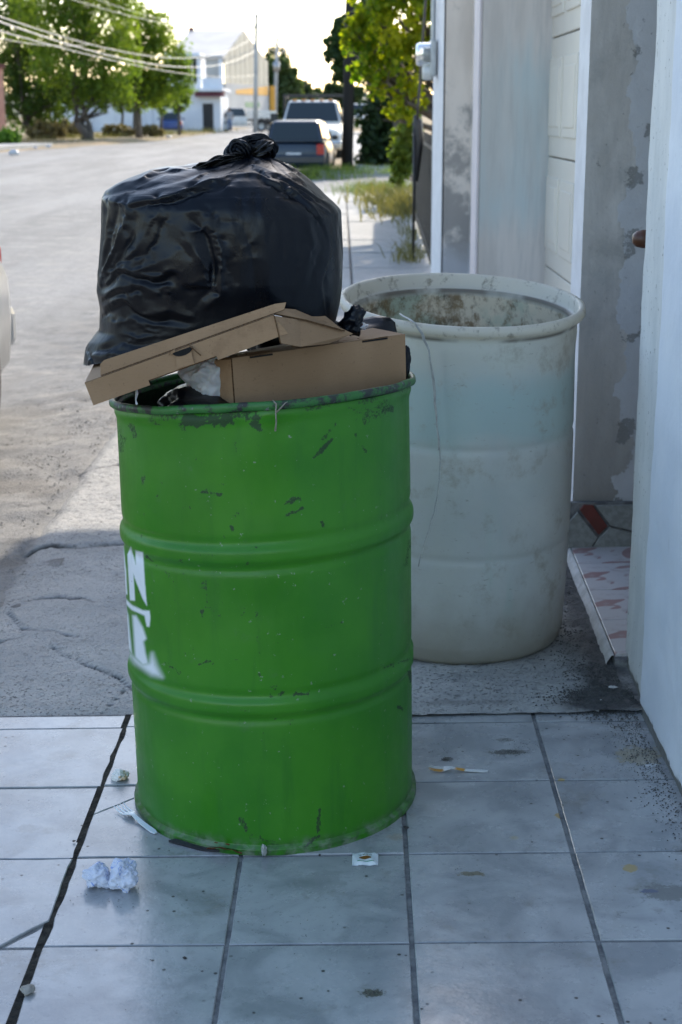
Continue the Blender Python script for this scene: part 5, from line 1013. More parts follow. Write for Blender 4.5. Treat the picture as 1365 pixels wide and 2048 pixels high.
tree('leaning_tree', 'small dark green tree showing left of the black pole', 'tree', (1.1, 42, .1), blobs_px([(668, 100, 20, 26), (682, 140, 18, 22), (690, 65, 22, 30), (705, 110, 22, 40), (676, 70, 15, 18)], 41, .9), 2600, .16, L_DKG, .09, 33, None, 1, fill=.3)
L_BR = leafmat('hedge_bright', (.085, .15, .025), (.17, .22, .035), .5, 2)
tree('fence_bush', 'light green bush growing through the far end of the iron fence', 'bush', (1.25, 24.5, 0), blobs_px([(812, 270, 22, 30), (806, 315, 24, 32), (824, 240, 18, 24), (800, 350, 18, 18), (830, 300, 16, 40)], 24, .9), 3000, .075, L_BR, .04, 34, None, 2, fill=.3)
def grass(name, label, P, n, h, mt, seed, spread):
    r_ = np.random.default_rng(seed); V = []; F = []
    for (x, y, z, sx, sy) in P:
        for _ in range(n):
            a = x+r_.normal()*sx; b = y+r_.normal()*sy; hh = h*r_.uniform(.4, 1.2); l = r_.normal(size=2)*hh*spread; w_ = h*.03; t = r_.uniform(0, 6.28); k = len(V); c, s = math.cos(t)*w_, math.sin(t)*w_
            V += [(a-c, b-s, z), (a+c, b+s, z), (a+c*.7+l[0]*.4, b+s*.7+l[1]*.4, z+hh*.6), (a-c*.7+l[0]*.4, b-s*.7+l[1]*.4, z+hh*.6), (a+l[0], b+l[1], z+hh*.95)]; F += [(k, k+1, k+2, k+3), (k+3, k+2, k+4)]
    return tag(mobj(name, V, F, mt, None, False), label, 'grass', kind='stuff')
L_GRS = leafmat('green_grass', (.07, .13, .025), (.13, .18, .04), .45, 1); L_STR = leafmat('straw_grass', (.11, .12, .05), (.21, .19, .085), .4, 1)
grass('dry_grass', 'tall dry straw grass below the bush at the iron fence', [(*W(795, 425)[:2], 0, .20, 1.0), (*W(780, 405)[:2], 0, .35, .9), (*W(815, 420)[:2], 0, .1, .8)], 300, .34, L_STR, 1, .4)
grass('green_grass', 'green grass growing at the kerb and the pavement edge by the parked wagon', [(*W(745, 385)[:2], 0, .30, .5), (*W(780, 382)[:2], 0, .35, .5), (*W(655, 343, .1)[:2], .08, .45, .5), (*W(720, 345, .1)[:2], .08, .8, .3), (*W(625, 348, .1)[:2], -.02, .5, .4)], 420, .22, L_GRS, 2, .4)
grass('dry_weeds', 'dry weeds at the foot of the iron fence', [(*W(822, 505)[:2], 0, .06, .5), (*W(818, 470)[:2], 0, .08, .6), (*W(812, 522)[:2], 0, .08, .2)], 90, .16, L_STR, 3, .6)
grass('verge_straw', 'straw coloured weeds along the far verge across the road', [(*W(u_, v_, .05)[:2], .06, 1.6, 1.2) for u_, v_ in ((60, 285), (130, 278), (200, 276), (260, 272), (300, 270), (340, 268), (390, 264))], 300, .35, L_STR, 4, .4)

# ================================================================== VEHICLES (x right, y forward)
M_TYRE = simple('tyre_rubber', (.015, .015, .015), (.03, .03, .03), 20, .85, .3, 60); M_HUB = simple('wheel_rim', (.35, .36, .37), None, rough=.35, metal=.8)
M_CGLASS = NT('car_glass').set((.02, .028, .03), .06, spec=.7); M_TAIL = simple('tail_light', (.40, .015, .012), None, rough=.2); M_AMBER = simple('amber_light', (.6, .22, .02), None, rough=.2)
M_HEAD = NT('headlight').set((.6, .62, .62), .1, spec=.7); M_CHROME = simple('chrome', (.75, .75, .75), None, rough=.15, metal=1.); M_BLKP = simple('black_plastic_trim', (.02, .02, .021), None, rough=.5)
def paint(name, c_, rough=.28): N = NT(name); return N.set(N.mix(N.rmp(N.noise(N.obj(), 3, 5), .4, .6), c_, tuple(min(1, x*1.12) for x in c_)), rough, spec=.5, **{'Coat Weight': .25, 'Coat Roughness': .15})
def loft(st, n=11):
    vs = []
    for (y, zb_, zt_, wb_, wm_, wt_) in st:
        h = zt_-zb_; half = [(wb_, zb_), (wm_*.985, zb_+.12*h), (wm_, zb_+.40*h), (wm_*.992, zb_+.72*h), (wt_, zt_-.03*h), (wt_*.55, zt_+.012)]
        ring = half+[(-x, z) for x, z in half[::-1]]; vs += [(x, y, z) for x, z in ring]
    n = 12; fs = [tuple(q) for q in grid_faces(n, len(st), True)]; fs.append(list(range(n))); fs.append([(len(st)-1)*n+i for i in range(n)][::-1]); return vs, fs
def wheel(parent, x, y, r, wd_):
    w_ = empty('wheel', (x, y, r), 0, parent); s = 1 if x > 0 else -1
    def lx(prof, n=28): return [(s*a, b*math.cos(2*math.pi*k/n), b*math.sin(2*math.pi*k/n)) for a, b in prof for k in range(n)], grid_faces(n, len(prof), True, flip=s < 0)
    v, f = lx([(-wd_/2, r*.6), (-wd_/2, r*.93), (-wd_*.3, r), (wd_*.3, r), (wd_/2, r*.93), (wd_/2, r*.66), (wd_*.3, r*.62)]); mobj('tyre', v, f, M_TYRE, w_)
    v, f = lx([(wd_*.3, r*.64), (wd_*.42, r*.62), (wd_*.25, r*.5), (wd_*.33, r*.2), (wd_*.33, 0)]); mobj('rim', v, f, M_HUB, w_)
def cabin(t, y0, y1, y2, y3, zb_, zr, wb_, wr, mt, glass=True, side_split=(.5,)):
    b = [(-wb_, y3, zb_), (wb_, y3, zb_), (wb_, y0, zb_), (-wb_, y0, zb_)]; tp_ = [(-wr, y2, zr), (wr, y2, zr), (wr, y1, zr), (-wr, y1, zr)]
    q = MB(); q.frustum(b, tp_); o = q.build('cabin', mt, t); bevel(o, .10, 4); auto_smooth(o, 60)
    def pane(c4, name, ins=.08, off=.012):
        P = [Vector(p_) for p_ in c4]; c_ = sum(P, Vector())/4; nn = (P[1]-P[0]).cross(P[3]-P[0]).normalized()
        L1 = (P[1]-P[0]).length; L2 = (P[3]-P[0]).length; fx_, fy_ = 1-2*ins/L1, 1-2*ins/L2; a_ = (P[1]+P[2]-P[0]-P[3])/2; d_ = (P[2]+P[3]-P[0]-P[1])/2
        def bl(s_, t_): return P[0]*(1-s_)*(1-t_)+P[1]*s_*(1-t_)+P[2]*s_*t_+P[3]*(1-s_)*t_
        lo, hi, l2, h2 = (1-fx_)/2, (1+fx_)/2, (1-fy_)/2, (1+fy_)/2
        q = MB(); q.plate([p_+nn*off*.2 for p_ in (bl(lo, l2), bl(hi, l2), bl(hi, h2), bl(lo, h2))], off*2); q.build(name, M_CGLASS, t)
    pane([b[0], b[1], tp_[1], tp_[0]], 'rear_window'); pane([b[2], b[3], tp_[3], tp_[2]], 'windshield')
    pr = 0.
    for k, s_ in enumerate(list(side_split)+[1.]):
        def lp(a_, b_, f_): return tuple(np.array(a_)*(1-f_)+np.array(b_)*f_)
        pane([lp(b[1], b[2], pr), lp(b[1], b[2], s_), lp(tp_[1], tp_[2], s_), lp(tp_[1], tp_[2], pr)], 'side_window', .06); pane([lp(b[3], b[0], 1-s_), lp(b[3], b[0], 1-pr), lp(tp_[3], tp_[0], 1-pr), lp(tp_[3], tp_[0], 1-s_)], 'side_window', .06); pr = s_
def boxp(t, name, c_, d_, mt, bev=.02): return MB().box(c_, d_, bev=bev).build(name, mt, t)
def wagon(name, label, loc, rz, col, L=4.4, wd_=1.68, ht=1.42, group=None, plate=True, rough=.28):
    t = tag(empty(name, loc, rz), label, 'car', group); mt = paint(label[:14]+'_paint', col, rough); h = wd_/2; b = -L/2; zb_ = .2; belt = ht*.63
    v, f = loft([(b, .34, belt*.72, h*.80, h*.88, h*.82), (b+.05, .26, belt*.92, h*.88, h*.95, h*.88), (b+.25, zb_, belt, h*.9, h*.99, h*.9), (b+1.2, zb_, belt+.01, h*.92, h, h*.91), (b+2.5, zb_, belt, h*.92, h, h*.91), (b+3.2, zb_, belt-.02, h*.92, h*.99, h*.9), (L/2-.35, zb_, belt*.86, h*.9, h*.95, h*.84), (L/2-.05, .26, belt*.72, h*.84, h*.88, h*.76), (L/2, .34, belt*.55, h*.74, h*.8, h*.72)])
    o = mobj('body', v, f, mt, t); auto_smooth(o, 40)
    cabin(t, b+3.15, b+2.45, b+.38, b+.06, belt-.02, ht, h*.89, h*.72, mt, side_split=(.30, .62))
    boxp(t, 'rear_bumper', (0, b+.0, .42), (wd_*.95, .16, .22), mt, .05); boxp(t, 'front_bumper', (0, L/2-.02, .42), (wd_*.92, .16, .2), mt, .05)
    for s in (-1, 1): boxp(t, 'tail_light', (s*h*.80, b+.035, belt*.78), (.17, .1, .26), M_TAIL, .02); boxp(t, 'headlight', (s*h*.66, L/2-.09, belt*.66), (.34, .12, .15), M_HEAD, .03); boxp(t, 'door_mirror', (s*(h+.06), b+2.75, belt+.06), (.16, .1, .12), mt, .03)
    if plate: pl_ = boxp(t, 'licence_plate', (-.02, b-.012+.02, belt*.60), (.34, .03, .17), simple('plate_white', (.7, .7, .7), (.62, .62, .63), 3, .4), .004); boxp(pl_, 'plate_mark', (-.135, b-.007, belt*.60), (.05, .016, .10), M_TAIL, .002); boxp(pl_, 'plate_text', (.03, b-.007, belt*.60), (.2, .012, .07), simple('plate_grey', (.35, .33, .36), (.62, .62, .62), 60, .5), .002)
    for s in (-1, 1):
        for y in (b+.85, b+L-.92): wheel(t, s*(h-.09), y, .30, .19)
    return t
def pickup(name, label, loc, rz, col, L=5.6, wd_=1.95, ht=1.9, lights=True, rack=True, bed='box', group=None):
    t = tag(empty(name, loc, rz), label, 'truck', group); mt = paint(label[:14]+'_pk', col, .3); h = wd_/2; b = -L/2; zb_ = .42; belt = ht*.64; fr = L/2
    v, f = loft([(b+2.1, zb_, belt, h*.92, h, h*.93), (b+3.2, zb_, belt, h*.92, h, h*.93), (b+3.9, zb_, belt, h*.92, h, h*.90), (fr-.5, zb_, belt-.06, h*.92, h*.99, h*.86), (fr-.12, zb_, belt-.12, h*.9, h*.97, h*.82), (fr, zb_+.06, belt-.2, h*.88, h*.94, h*.8)]); auto_smooth(mobj('body', v, f, mt, t), 40)
    cabin(t, b+4.0, b+3.45, b+2.35, b+2.1, belt-.02, ht, h*.92, h*.74, mt, side_split=())
    if bed == 'box':
        for q_ in [((0, b+.03, belt-.3), (wd_*.98, .06, .6)), ((-h+.04, b+1.0, belt-.3), (.07, 2.0, .6)), ((h-.04, b+1.0, belt-.3), (.07, 2.0, .6)), ((0, b+1.0, .62), (wd_*.9, 2.0, .08))]: boxp(t, 'bed_panel', *q_, mt, .015)
    else:
        boxp(t, 'flat_bed', (0, b+.95, .85), (wd_*1.05, 2.2, .14), M_BLKP, .02)
        for y in np.linspace(b-.1, b+2.0, 6):
            for s in (-1, 1): boxp(t, 'stake', (s*h, y, 1.2), (.05, .06, .6), mt, .01)
        for z_ in (1.1, 1.42):
            for s in (-1, 1): boxp(t, 'side_rail', (s*(h+.01), b+.95, z_), (.03, 2.2, .2), mt, .01)
    boxp(t, 'grille', (0, fr+.005, belt-.42), (wd_*.62, .06, .34), M_BLKP, .02); boxp(t, 'grille_bar', (0, fr+.03, belt-.42), (wd_*.6, .04, .06), M_CHROME, .01); boxp(t, 'front_bumper', (0, fr+.06, .52), (wd_*.98, .18, .24), M_CHROME, .05); boxp(t, 'rear_bumper', (0, b-.02, .52), (wd_*.9, .12, .18), M_CHROME, .04)
    for s in (-1, 1):
        boxp(t, 'headlight', (s*h*.79, fr-.01, belt-.40), (.30, .1, .22), M_HEAD, .03); boxp(t, 'turn_signal', (s*h*.81, fr+.0, belt-.56), (.28, .09, .08), M_AMBER, .02); boxp(t, 'tail_light', (s*(h-.06), b, belt-.2), (.12, .06, .3), M_TAIL, .02); boxp(t, 'door_mirror', (s*(h+.16), b+3.75, belt+.14), (.22, .1, .28), M_BLKP, .03); boxp(t, 'mirror_arm', (s*(h+.04), b+3.75, belt+.1), (.14, .04, .05), M_BLKP, .01)
        for y in (b+1.0, fr-.95): wheel(t, s*(h-.11), y, .38, .24)
    if lights:
        for k in range(5): boxp(t, 'roof_light', ((k-2)*.27, b+3.40, ht+.018), (.12, .1, .045), M_AMBER, .015)
    if rack:
        for s in (-1, 1):
            for y in (b+.1, b+1.95): boxp(t, 'rack_post', (s*(h-.05), y, belt+.34), (.07, .07, .85), M_BLKP, .01)
            boxp(t, 'rack_rail', (s*(h-.05), b+1.0, belt+.78), (.07, 2.0, .07), M_BLKP, .01)
        for y in (b+.1, b+1.95): boxp(t, 'rack_bar', (0, y, belt+.80), (wd_, .06, .07), M_BLKP, .01)
    return t
GC = 'cars parked along the street'
c_ = WY(602, 300, 36.9); wagon('parked_wagon', 'dark blue station wagon seen from behind, parked in front of the white pickup', (c_[0]+.0, 37.3, -.07), R(-2.5), (.005, .014, .028), 4.4, 1.47, 1.28, GC)
c_ = WY(628, 300, 47); pickup('parked_pickup', 'white pickup truck with roof marker lights facing us behind the dark wagon', (c_[0], 47.2, -.05), R(180-1.5), (.62, .61, .58), 5.4, 1.95, 1.78, group=GC)
wagon('silver_car', 'silver car just cut off by the left edge of the picture', (-2.465, 5.42, -.075), R(180), (.42, .42, .41), 4.3, 1.72, 1.42, GC, False, .2)
c_ = WY(336, 240, 104); wagon('blue_car', 'dark blue car with red tail lights parked behind the young trees', (c_[0], 106, .05), R(6), (.03, .06, .20), 4.2, 1.6, 1.4, GC, False)
c_ = WY(487, 240, 118); pickup('flatbed_truck', 'white stake-bed truck parked beside the person in the distance', (c_[0], 119, 0), R(95), (.66, .66, .63), 4.6, 1.8, 1.75, False, False, 'stake', GC)
c_ = WY(708, 240, 95); pickup('distant_pickup', 'small white pickup far down the street right of the black pole', (c_[0]+.3, 96, .1), R(178), (.7, .7, .68), 5.2, 1.9, 1.8, False, False, group=GC)
# dark trailer
tp_ = WY(530, 250, 122); t = tag(empty('trailer', (tp_[0], 122, 0)), 'small dark utility trailer right of the stake-bed truck', 'trailer')
boxp(t, 'box', (0, 0, .85), (1.9, 1.4, .55), M_BLKP, .02); boxp(t, 'drawbar', (-1.2, 0, .5), (.8, .08, .08), M_BLKP, .01); wheel(t, .3, -.72, .3, .2); t.children[-1].rotation_euler = (0, 0, R(-90))

# ================================================================== DISTANT BUILDINGS
M_WH = simple('whitewash', (.62, .64, .68), (.70, .71, .73), .8, .8, .2, 6); M_DK = simple('dark_doorway', (.015, .014, .014), None, rough=.6); M_MAR = simple('maroon_tiles', (.16, .04, .04), (.12, .03, .03), 3, .7)
M_SHEET = simple('roof_sheet', (.46, .42, .38), (.52, .48, .43), .6, .45, .15, 8); M_BEI = simple('beige_sheet', (.46, .42, .34), (.52, .48, .39), .5, .7, .2, 5, stretch=(3, 3, .2)); M_GRW = simple('grey_shed_wall', (.40, .40, .40), (.47, .47, .46), .4, .8); M_ORG = simple('orange_band', (.62, .30, .03), (.70, .36, .05), .4, .6)
def bld(name, label, loc): return tag(empty(name, loc), label, 'building')
Y = 115; a = WY(352, 262, Y); b = WY(443, 262, Y); L = b[0]-a[0]; hs = bld('white_house', 'white two-storey house with black door and maroon awning across the road', (a[0], Y, 0)); k = Y/3000.
boxp(hs, 'ground_floor', (L/2, 4, 1.45), (L, 8, 2.9), M_WH, .02); boxp(hs, 'roof_slab', (L/2+.05, 3.8, 3.02), (L+.3, 8.7, .24), M_WH, .02)
dx = WY(417, 240, Y)[0]-a[0]; d_ = boxp(hs, 'door', (dx, -.02, 1.03), (20*k, .1, 2.06), M_DK, .01); boxp(d_, 'door_frame', (dx, -.0, 2.1), (24*k, .12, .1), M_WH, .01); boxp(d_, 'door_handle', (dx+7*k, -.09, 1.0), (.06, .05, .06), M_CHROME, .01)
q = MB(); x0_ = WY(392, 190, Y)[0]-a[0]; q.frustum([(x0_, -.9, 2.55), (L+.3, -.9, 2.55), (L+.3, .2, 2.55), (x0_, .2, 2.55)], [(x0_, -.1, 2.98), (L+.3, -.1, 2.98), (L+.3, .2, 2.98), (x0_, .2, 2.98)]); q.build('awning', M_MAR, hs)
uw = WY(403, 150, Y)[0]-a[0]; boxp(hs, 'upper_floor', (uw/2-.6, 5, 4.4), (uw+.6, 5, 2.7), M_WH, .02); w_ = boxp(hs, 'upper_window', (WY(379, 140, Y)[0]-a[0], 2.48, 4.5), (1.0, .1, 1.8), M_CGLASS, .01); boxp(w_, 'window_frame', (WY(379, 140, Y)[0]-a[0], 2.44, 4.5), (.06, .1, 1.8), M_WH, .01)
for uu in (396, 440): boxp(hs, 'terrace_post', (WY(uu, 150, Y)[0]-a[0], 1.0, 4.2), (.28, .28, 2.2), M_WH, .02)
boxp(hs, 'terrace_roof', (WY(420, 150, Y)[0]-a[0]-.3, 2.2, 5.4), (2.4, 3, .14), M_GRW, .02); boxp(hs, 'parapet', (WY(424, 150, Y)[0]-a[0], .6, 3.5), (1.5, .12, .75), M_WH, .02)
# long low wall behind the trees
a = WY(105, 262, 112); b = WY(352, 262, 112); wl = tag(empty('garden_wall', (a[0], 112, 0)), 'long white garden wall behind the row of trees', 'wall'); boxp(wl, 'panel', ((b[0]-a[0])/2, 0, .95), (b[0]-a[0], .2, 1.9), M_WH, .02); boxp(wl, 'coping', ((b[0]-a[0])/2, 0, 1.95), (b[0]-a[0]+.1, .3, .1), M_WH, .02)
for uu in (118, 180, 240, 300): boxp(wl, 'pier', (WY(uu, 250, 112)[0]-a[0], -.16, 1.05), (.4, .3, 2.1), M_WH, .02)
# warehouse
Y = 142; k = Y/3000.; g0 = WY(449, 113, Y); g1 = WY(536, 113, Y+18); ap_ = WY(486, 60, Y+8); zE = g0[2]; zR = ap_[2]; xL_ = WY(335, 113, Y)[0]
wh = bld('warehouse', 'tall warehouse with pale sheet roof, beige gable and orange band', (g0[0], Y, 0)); O = np.array([g0[0], Y, 0])
gw_ = g1[0]-g0[0]; yb = 18.
def wp(x, y, z): return (x, y, z)
xl_ = xL_-g0[0]; ax_ = ap_[0]-g0[0]
# ridge runs to the left; the near roof slope rises away from us
q = MB(); q.plate([wp(-.0, 0, zE), wp(ax_, yb*.5, zR), wp(xl_+ax_, yb*.5, zR), wp(xl_, 0, zE)], .12); q.build('roof_slope', M_SHEET, wh)
q = MB(); q.plate([wp(gw_, yb, zE), wp(ax_, yb*.5, zR), wp(xl_+ax_, yb*.5, zR), wp(xl_+gw_, yb, zE)], .12); q.build('roof_slope', M_SHEET, wh)
zG = WY(480, 165, Y)[2]
for i in range(9):          # gable cladding sheets
    def top(f): return zE+(zR-zE)*(f/.43 if f < .43 else (1-f)/.57)
    f0, f1 = i/9, (i+1)/9-.01; q = MB(); P = [wp(gw_*f0, yb*f0, zG), wp(gw_*f1, yb*f1, zG), wp(gw_*f1, yb*f1, top(f1)-.05)]
    if f0 < .43 < f1: P.append(wp(gw_*.43, yb*.43, zR-.05))
    P.append(wp(gw_*f0, yb*f0, top(f0)-.05)); q.plate(P, .08); q.build('cladding_sheet', M_BEI, wh)
zO = WY(490, 187, Y)[2]
q = MB(); q.plate([wp(gw_*.22, yb*.22-.05, zO), wp(gw_*.98, yb*.98-.05, zO), wp(gw_*.98, yb*.98-.05, zG-.03), wp(gw_*.22, yb*.22-.05, zG-.6)], .1); q.build('orange_band', M_ORG, wh)
q = MB(); q.plate([wp(0, 0.03, 0), wp(gw_, yb+.03, 0), wp(gw_, yb+.03, zG-.01), wp(0, .03, zG-.01)], .08); q.build('gable_wall', M_GRW, wh)
sx0 = WY(480, 208, Y)[0]-g0[0]; sgn = MB().plate([wp(sx0, sx0/gw_*yb-.12, WY(480, 214, Y)[2]), wp(sx0+23*k, (sx0+23*k)/gw_*yb-.12, WY(480, 214, Y)[2]), wp(sx0+23*k, (sx0+23*k)/gw_*yb-.12, WY(480, 203, Y)[2]), wp(sx0, sx0/gw_*yb-.12, WY(480, 203, Y)[2])], .06).build('green_sign', simple('sign_green', (.02, .16, .10), (.03, .2, .12), 1, .5), wh)
boxp(wh, 'yellow_column', (gw_+.4, yb+.5, zG/2), (.5, .5, zG), M_ORG, .02)
q = MB(); q.plate([wp(xl_, .5, zE-.1), wp(-.2, .5, zE-.1), wp(-.2, .5, zE-2.4), wp(xl_, .5, zE-2.4)], .1); q.build('open_side_panel', M_GRW, wh)  # grey panel standing in for the dim open interior under the eave
boxp(wh, 'front_wall', (xl_/2, 1.0, 2.0), (-xl_, .2, 4.0), M_WH, .02)
for x_ in (-.3, -2.2): boxp(wh, 'steel_post', (x_, .15, zE/2), (.2, .2, zE-.1), M_GRW, .02)
ct = WY(364, 52, Y); boxp(wh, 'chimney', (ct[0]-g0[0], yb*.5, ct[2]-.3), (.5, .5, 1.3), M_MAR, .02)
# pink building at the left edge
a = WY(14, 275, 74); pk = bld('pink_building', 'salmon pink building at the far left edge of the picture', (a[0], 68, 0)); zt_ = WY(5, 128, 68)[2]
M_PK = simple('salmon_paint', (.52, .24, .18), (.58, .29, .22), .6, .8, .2, 8); boxp(pk, 'wall', (-3.0, 3, zt_/2), (6, 6, zt_), M_PK, .02); boxp(pk, 'cornice', (-3.0, 3, zt_+.08), (6.2, 6.2, .2), M_MAR, .03); dd = boxp(pk, 'door', (-.75, -.02, 1.2), (.9, .1, 2.4), M_WH, .01)
# houses further down, both sides
for k, (u0, u1, vt, Y, col, lab) in enumerate([(545, 575, 196, 190, (.50, .42, .34), 'small tan house beyond the palm tree'), (592, 640, 205, 230, (.56, .52, .46), 'low cream house far down the street'), (640, 668, 200, 260, (.46, .30, .24), 'low reddish house at the end of the street')]):
    a = WY(u0, 225, Y); b = WY(u1, 225, Y); zt_ = WY(u0, vt, Y)[2]; t = bld('distant_house', lab, (a[0], Y, 0)); t['group'] = 'distant houses'; w_ = b[0]-a[0]
    boxp(t, 'wall', (w_/2, 4, zt_/2), (w_, 8, zt_), simple('house_%d' % k, col, None, rough=.8), .02); boxp(t, 'roof', (w_/2, 4, zt_+.1), (w_+.4, 8.4, .25), M_SHEET, .02); boxp(t, 'door', (w_*.7, -.02, 1), (.9, .1, 2.), M_DK, .01); boxp(t, 'window', (w_*.3, -.02, 1.5), (1.2, .1, 1.), M_CGLASS, .01)
# ================================================================== POLES AND WIRES
M_POLEC = simple('concrete_pole', (.42, .42, .41), (.34, .34, .33), 2, .85, .2, 15); M_WOODP = simple('shaded_wood_pole', (.010, .009, .009), (.016, .015, .014), 4, .8, .5, 20, stretch=(1, 1, .1)); M_WIRE = simple('grey_wire', (.36, .36, .36), None, rough=.35, metal=.3); M_PORC = simple('porcelain', (.5, .48, .45), None, rough=.3)  # wood pole's near-black colour holds the shade it stands in
def pole(label, ub, vt, ut, Y, r, mt, arms=(), trafo=None, z0=0):
    b = WY(ub, 262, Y); tp_ = WY(ut, vt, Y); t = tag(empty('utility_pole', (b[0], Y, z0)), label, 'utility pole', 'utility poles'); d_ = tp_-np.array([b[0], Y, z0])
    MB().tube([(0, 0, -.3), tuple(d_*.5), tuple(d_)], [r*1.15, r, r*.8], 14).build('shaft', mt, t, True); k = Y/3000.
    for (va, l0, l1) in arms:
        f_ = (WY(ut, va, Y)[2]-z0)/d_[2]; c_ = d_*f_; o = MB().box((c_[0]+(l0+l1)/2*k, -r-.05, c_[2]), ((l1-l0)*k, .1, .12)).build('crossarm', mt, t)
        for x_ in np.linspace(l0*.9, l1*.95, 4): MB().tube([(c_[0]+x_*k, -r-.05, c_[2]+.06), (c_[0]+x_*k, -r-.05, c_[2]+.26)], [.05, .035], 8).build('insulator', M_PORC, o, True)
    if trafo:
        c_ = WY(*trafo, Y); x_ = c_[0]-b[0]; z_ = c_[2]-z0; MB().tube([(x_, -.4, z_-.45), (x_, -.4, z_+.45)], .34, 16).build('transformer', M_METAL, t, True); MB().box((x_, -.2, z_), (.2, .3, .2)).build('bracket', M_METAL, t)
    return t
pole('grey concrete utility pole in front of the warehouse gable', 511, 28, 513, 117, .16, M_POLEC, [(33, -2, 40), (55, -14, 4)])
pole('utility pole with a transformer in front of the palm tree', 550, 74, 555, 165, .2, M_POLEC, [(79, -2, 34), (101, 12, 32)], (554, 133))
pole('small far utility pole left of the end of the street', 614, 128, 615, 300, .16, M_POLEC, [(132, -10, 12)]); pole('smallest far utility pole near the end of the street', 641, 140, 642, 330, .16, M_POLEC, [(143, -10, 10)])
pole('thick black pole, its shade put in the colour, rising out of the picture behind the white drum', 694, -300, 708, 37.2, .125, M_WOODP, (), None, .1)
def wire(label, A, B, sag, r=.014, n=24, mt=None):
    P = []
    for i in range(n+1): t = i/n; p_ = A+(B-A)*t; p_ = p_-np.array([0, 0, sag*4*t*(1-t)]); P.append(p_)
    return tag(MB().tube(P, r, 6).build('overhead_wire', mt or M_WIRE, None, True), label, 'wire', 'overhead wires')
e1 = WY(512, 70, 117); e2 = WY(512, 100, 117); e3 = WY(530, 36, 117); e4 = WY(562, 82, 165)
for lab, ua, va, Ya, B, sg, r_ in [('upper of the two bright parallel wires at the left', -60, 12, 34, e1, 1.35, .012), ('lower and thicker of the two bright parallel wires at the left', -60, 22, 34, e2, 1.2, .016), ('lowest bright wire crossing the dark tree at the left', -60, 45, 36, WY(512, 150, 117), .55, .012), ('faint wire branching off below the bright pair', -60, 62, 40, WY(180, 88, 70), .2, .009), ('high wire crossing the top of the thick tree crown', 60, -30, 45, e3, .9, .009), ('highest wire leaving the top left of the picture', 120, -30, 50, WY(520, 33, 117), .9, .008)]:
    wire(lab, WY(ua, va, Ya), B, sg, r_)
for i, (ua, va, Ya, ub, vb, Yb, sg) in enumerate([(516, 40, 117, 556, 80, 165, .6), (548, 34, 117, 586, 80, 165, .6), (512, 56, 117, 572, 102, 165, .8), (530, 36, 117, 705, 60, 60, 1.), (586, 80, 165, 620, 132, 300, .6), (570, 80, 165, 610, 132, 300, .6), (512, 95, 117, 372, 118, 116, .5), (512, 108, 117, 440, 128, 116, .3), (556, 130, 165, 640, 190, 250, .3), (586, 90, 165, 700, 108, 60, .9)]):
    wire(['wire joining the tops of the concrete pole and the transformer pole', 'wire between the outer crossarm ends of the two nearer poles', 'slack wire between the middles of the two nearer poles', 'long high wire running right from the concrete pole', 'upper wire from the transformer pole towards the far poles', 'lower wire from the transformer pole towards the far poles', 'service wire from the concrete pole to the white house upper floor', 'service wire from the concrete pole to the white house terrace', 'wire dropping from the transformer to the far houses', 'long wire running right from the transformer pole'][i], WY(ua, va, Ya), WY(ub, vb, Yb), sg, .016)
# ================================================================== PALM, FAR TREES, HILLS
Y = 175; k = Y/3000.; b = WY(553, 250, Y); pt = tag(empty('palm_tree', (b[0], Y, 0)), 'tall palm tree with drooping skirt behind the transformer pole', 'palm tree'); zc = WY(553, 118, Y)[2]
MB().tube([(0, 0, -.2), (.1, 0, zc*.5), (0, 0, zc)], [.42, .34, .3], 10).build('trunk', M_BARK, pt, True); V = []; F = []; rr = random.Random(4)
for i in range(90):
    az = rr.uniform(0, 6.283); el = rr.uniform(-1.2, 1.1); ln = rr.uniform(1.5, 2.2); d_ = Vector((math.cos(az)*math.cos(el), math.sin(az)*math.cos(el), math.sin(el))); s_ = d_.orthogonal().normalized()
    for j in range(11):
        a_ = (j-5)*.17; tip = d_*ln*(1-.04*abs(j-5))+s_*math.sin(a_)*ln*.6+Vector((0, 0, -.35*ln*(1 if el < .8 else .3))); n_ = len(V); o_ = Vector((0, 0, zc)); w2 = s_.cross(d_)*.05
        V += [tuple(o_+d_*ln*.45+s_*math.sin(a_)*.2), tuple(o_+d_*ln*.7+s_*math.sin(a_)*ln*.35+w2), tuple(o_+tip), tuple(o_+d_*ln*.7+s_*math.sin(a_)*ln*.35-w2+s_*.05)]; F.append((n_, n_+1, n_+2, n_+3))
mobj('fronds', V, F, leafmat('palm_frond', (.035, .07, .02), (.07, .11, .03), .4, 1), pt, False)
L_FAR = [leafmat('far_tree_leaf', (.05, .085, .03), (.09, .13, .045), .4, .3), leafmat('far_tree_dark', (.04, .065, .03), (.065, .095, .04), .4, .3)]
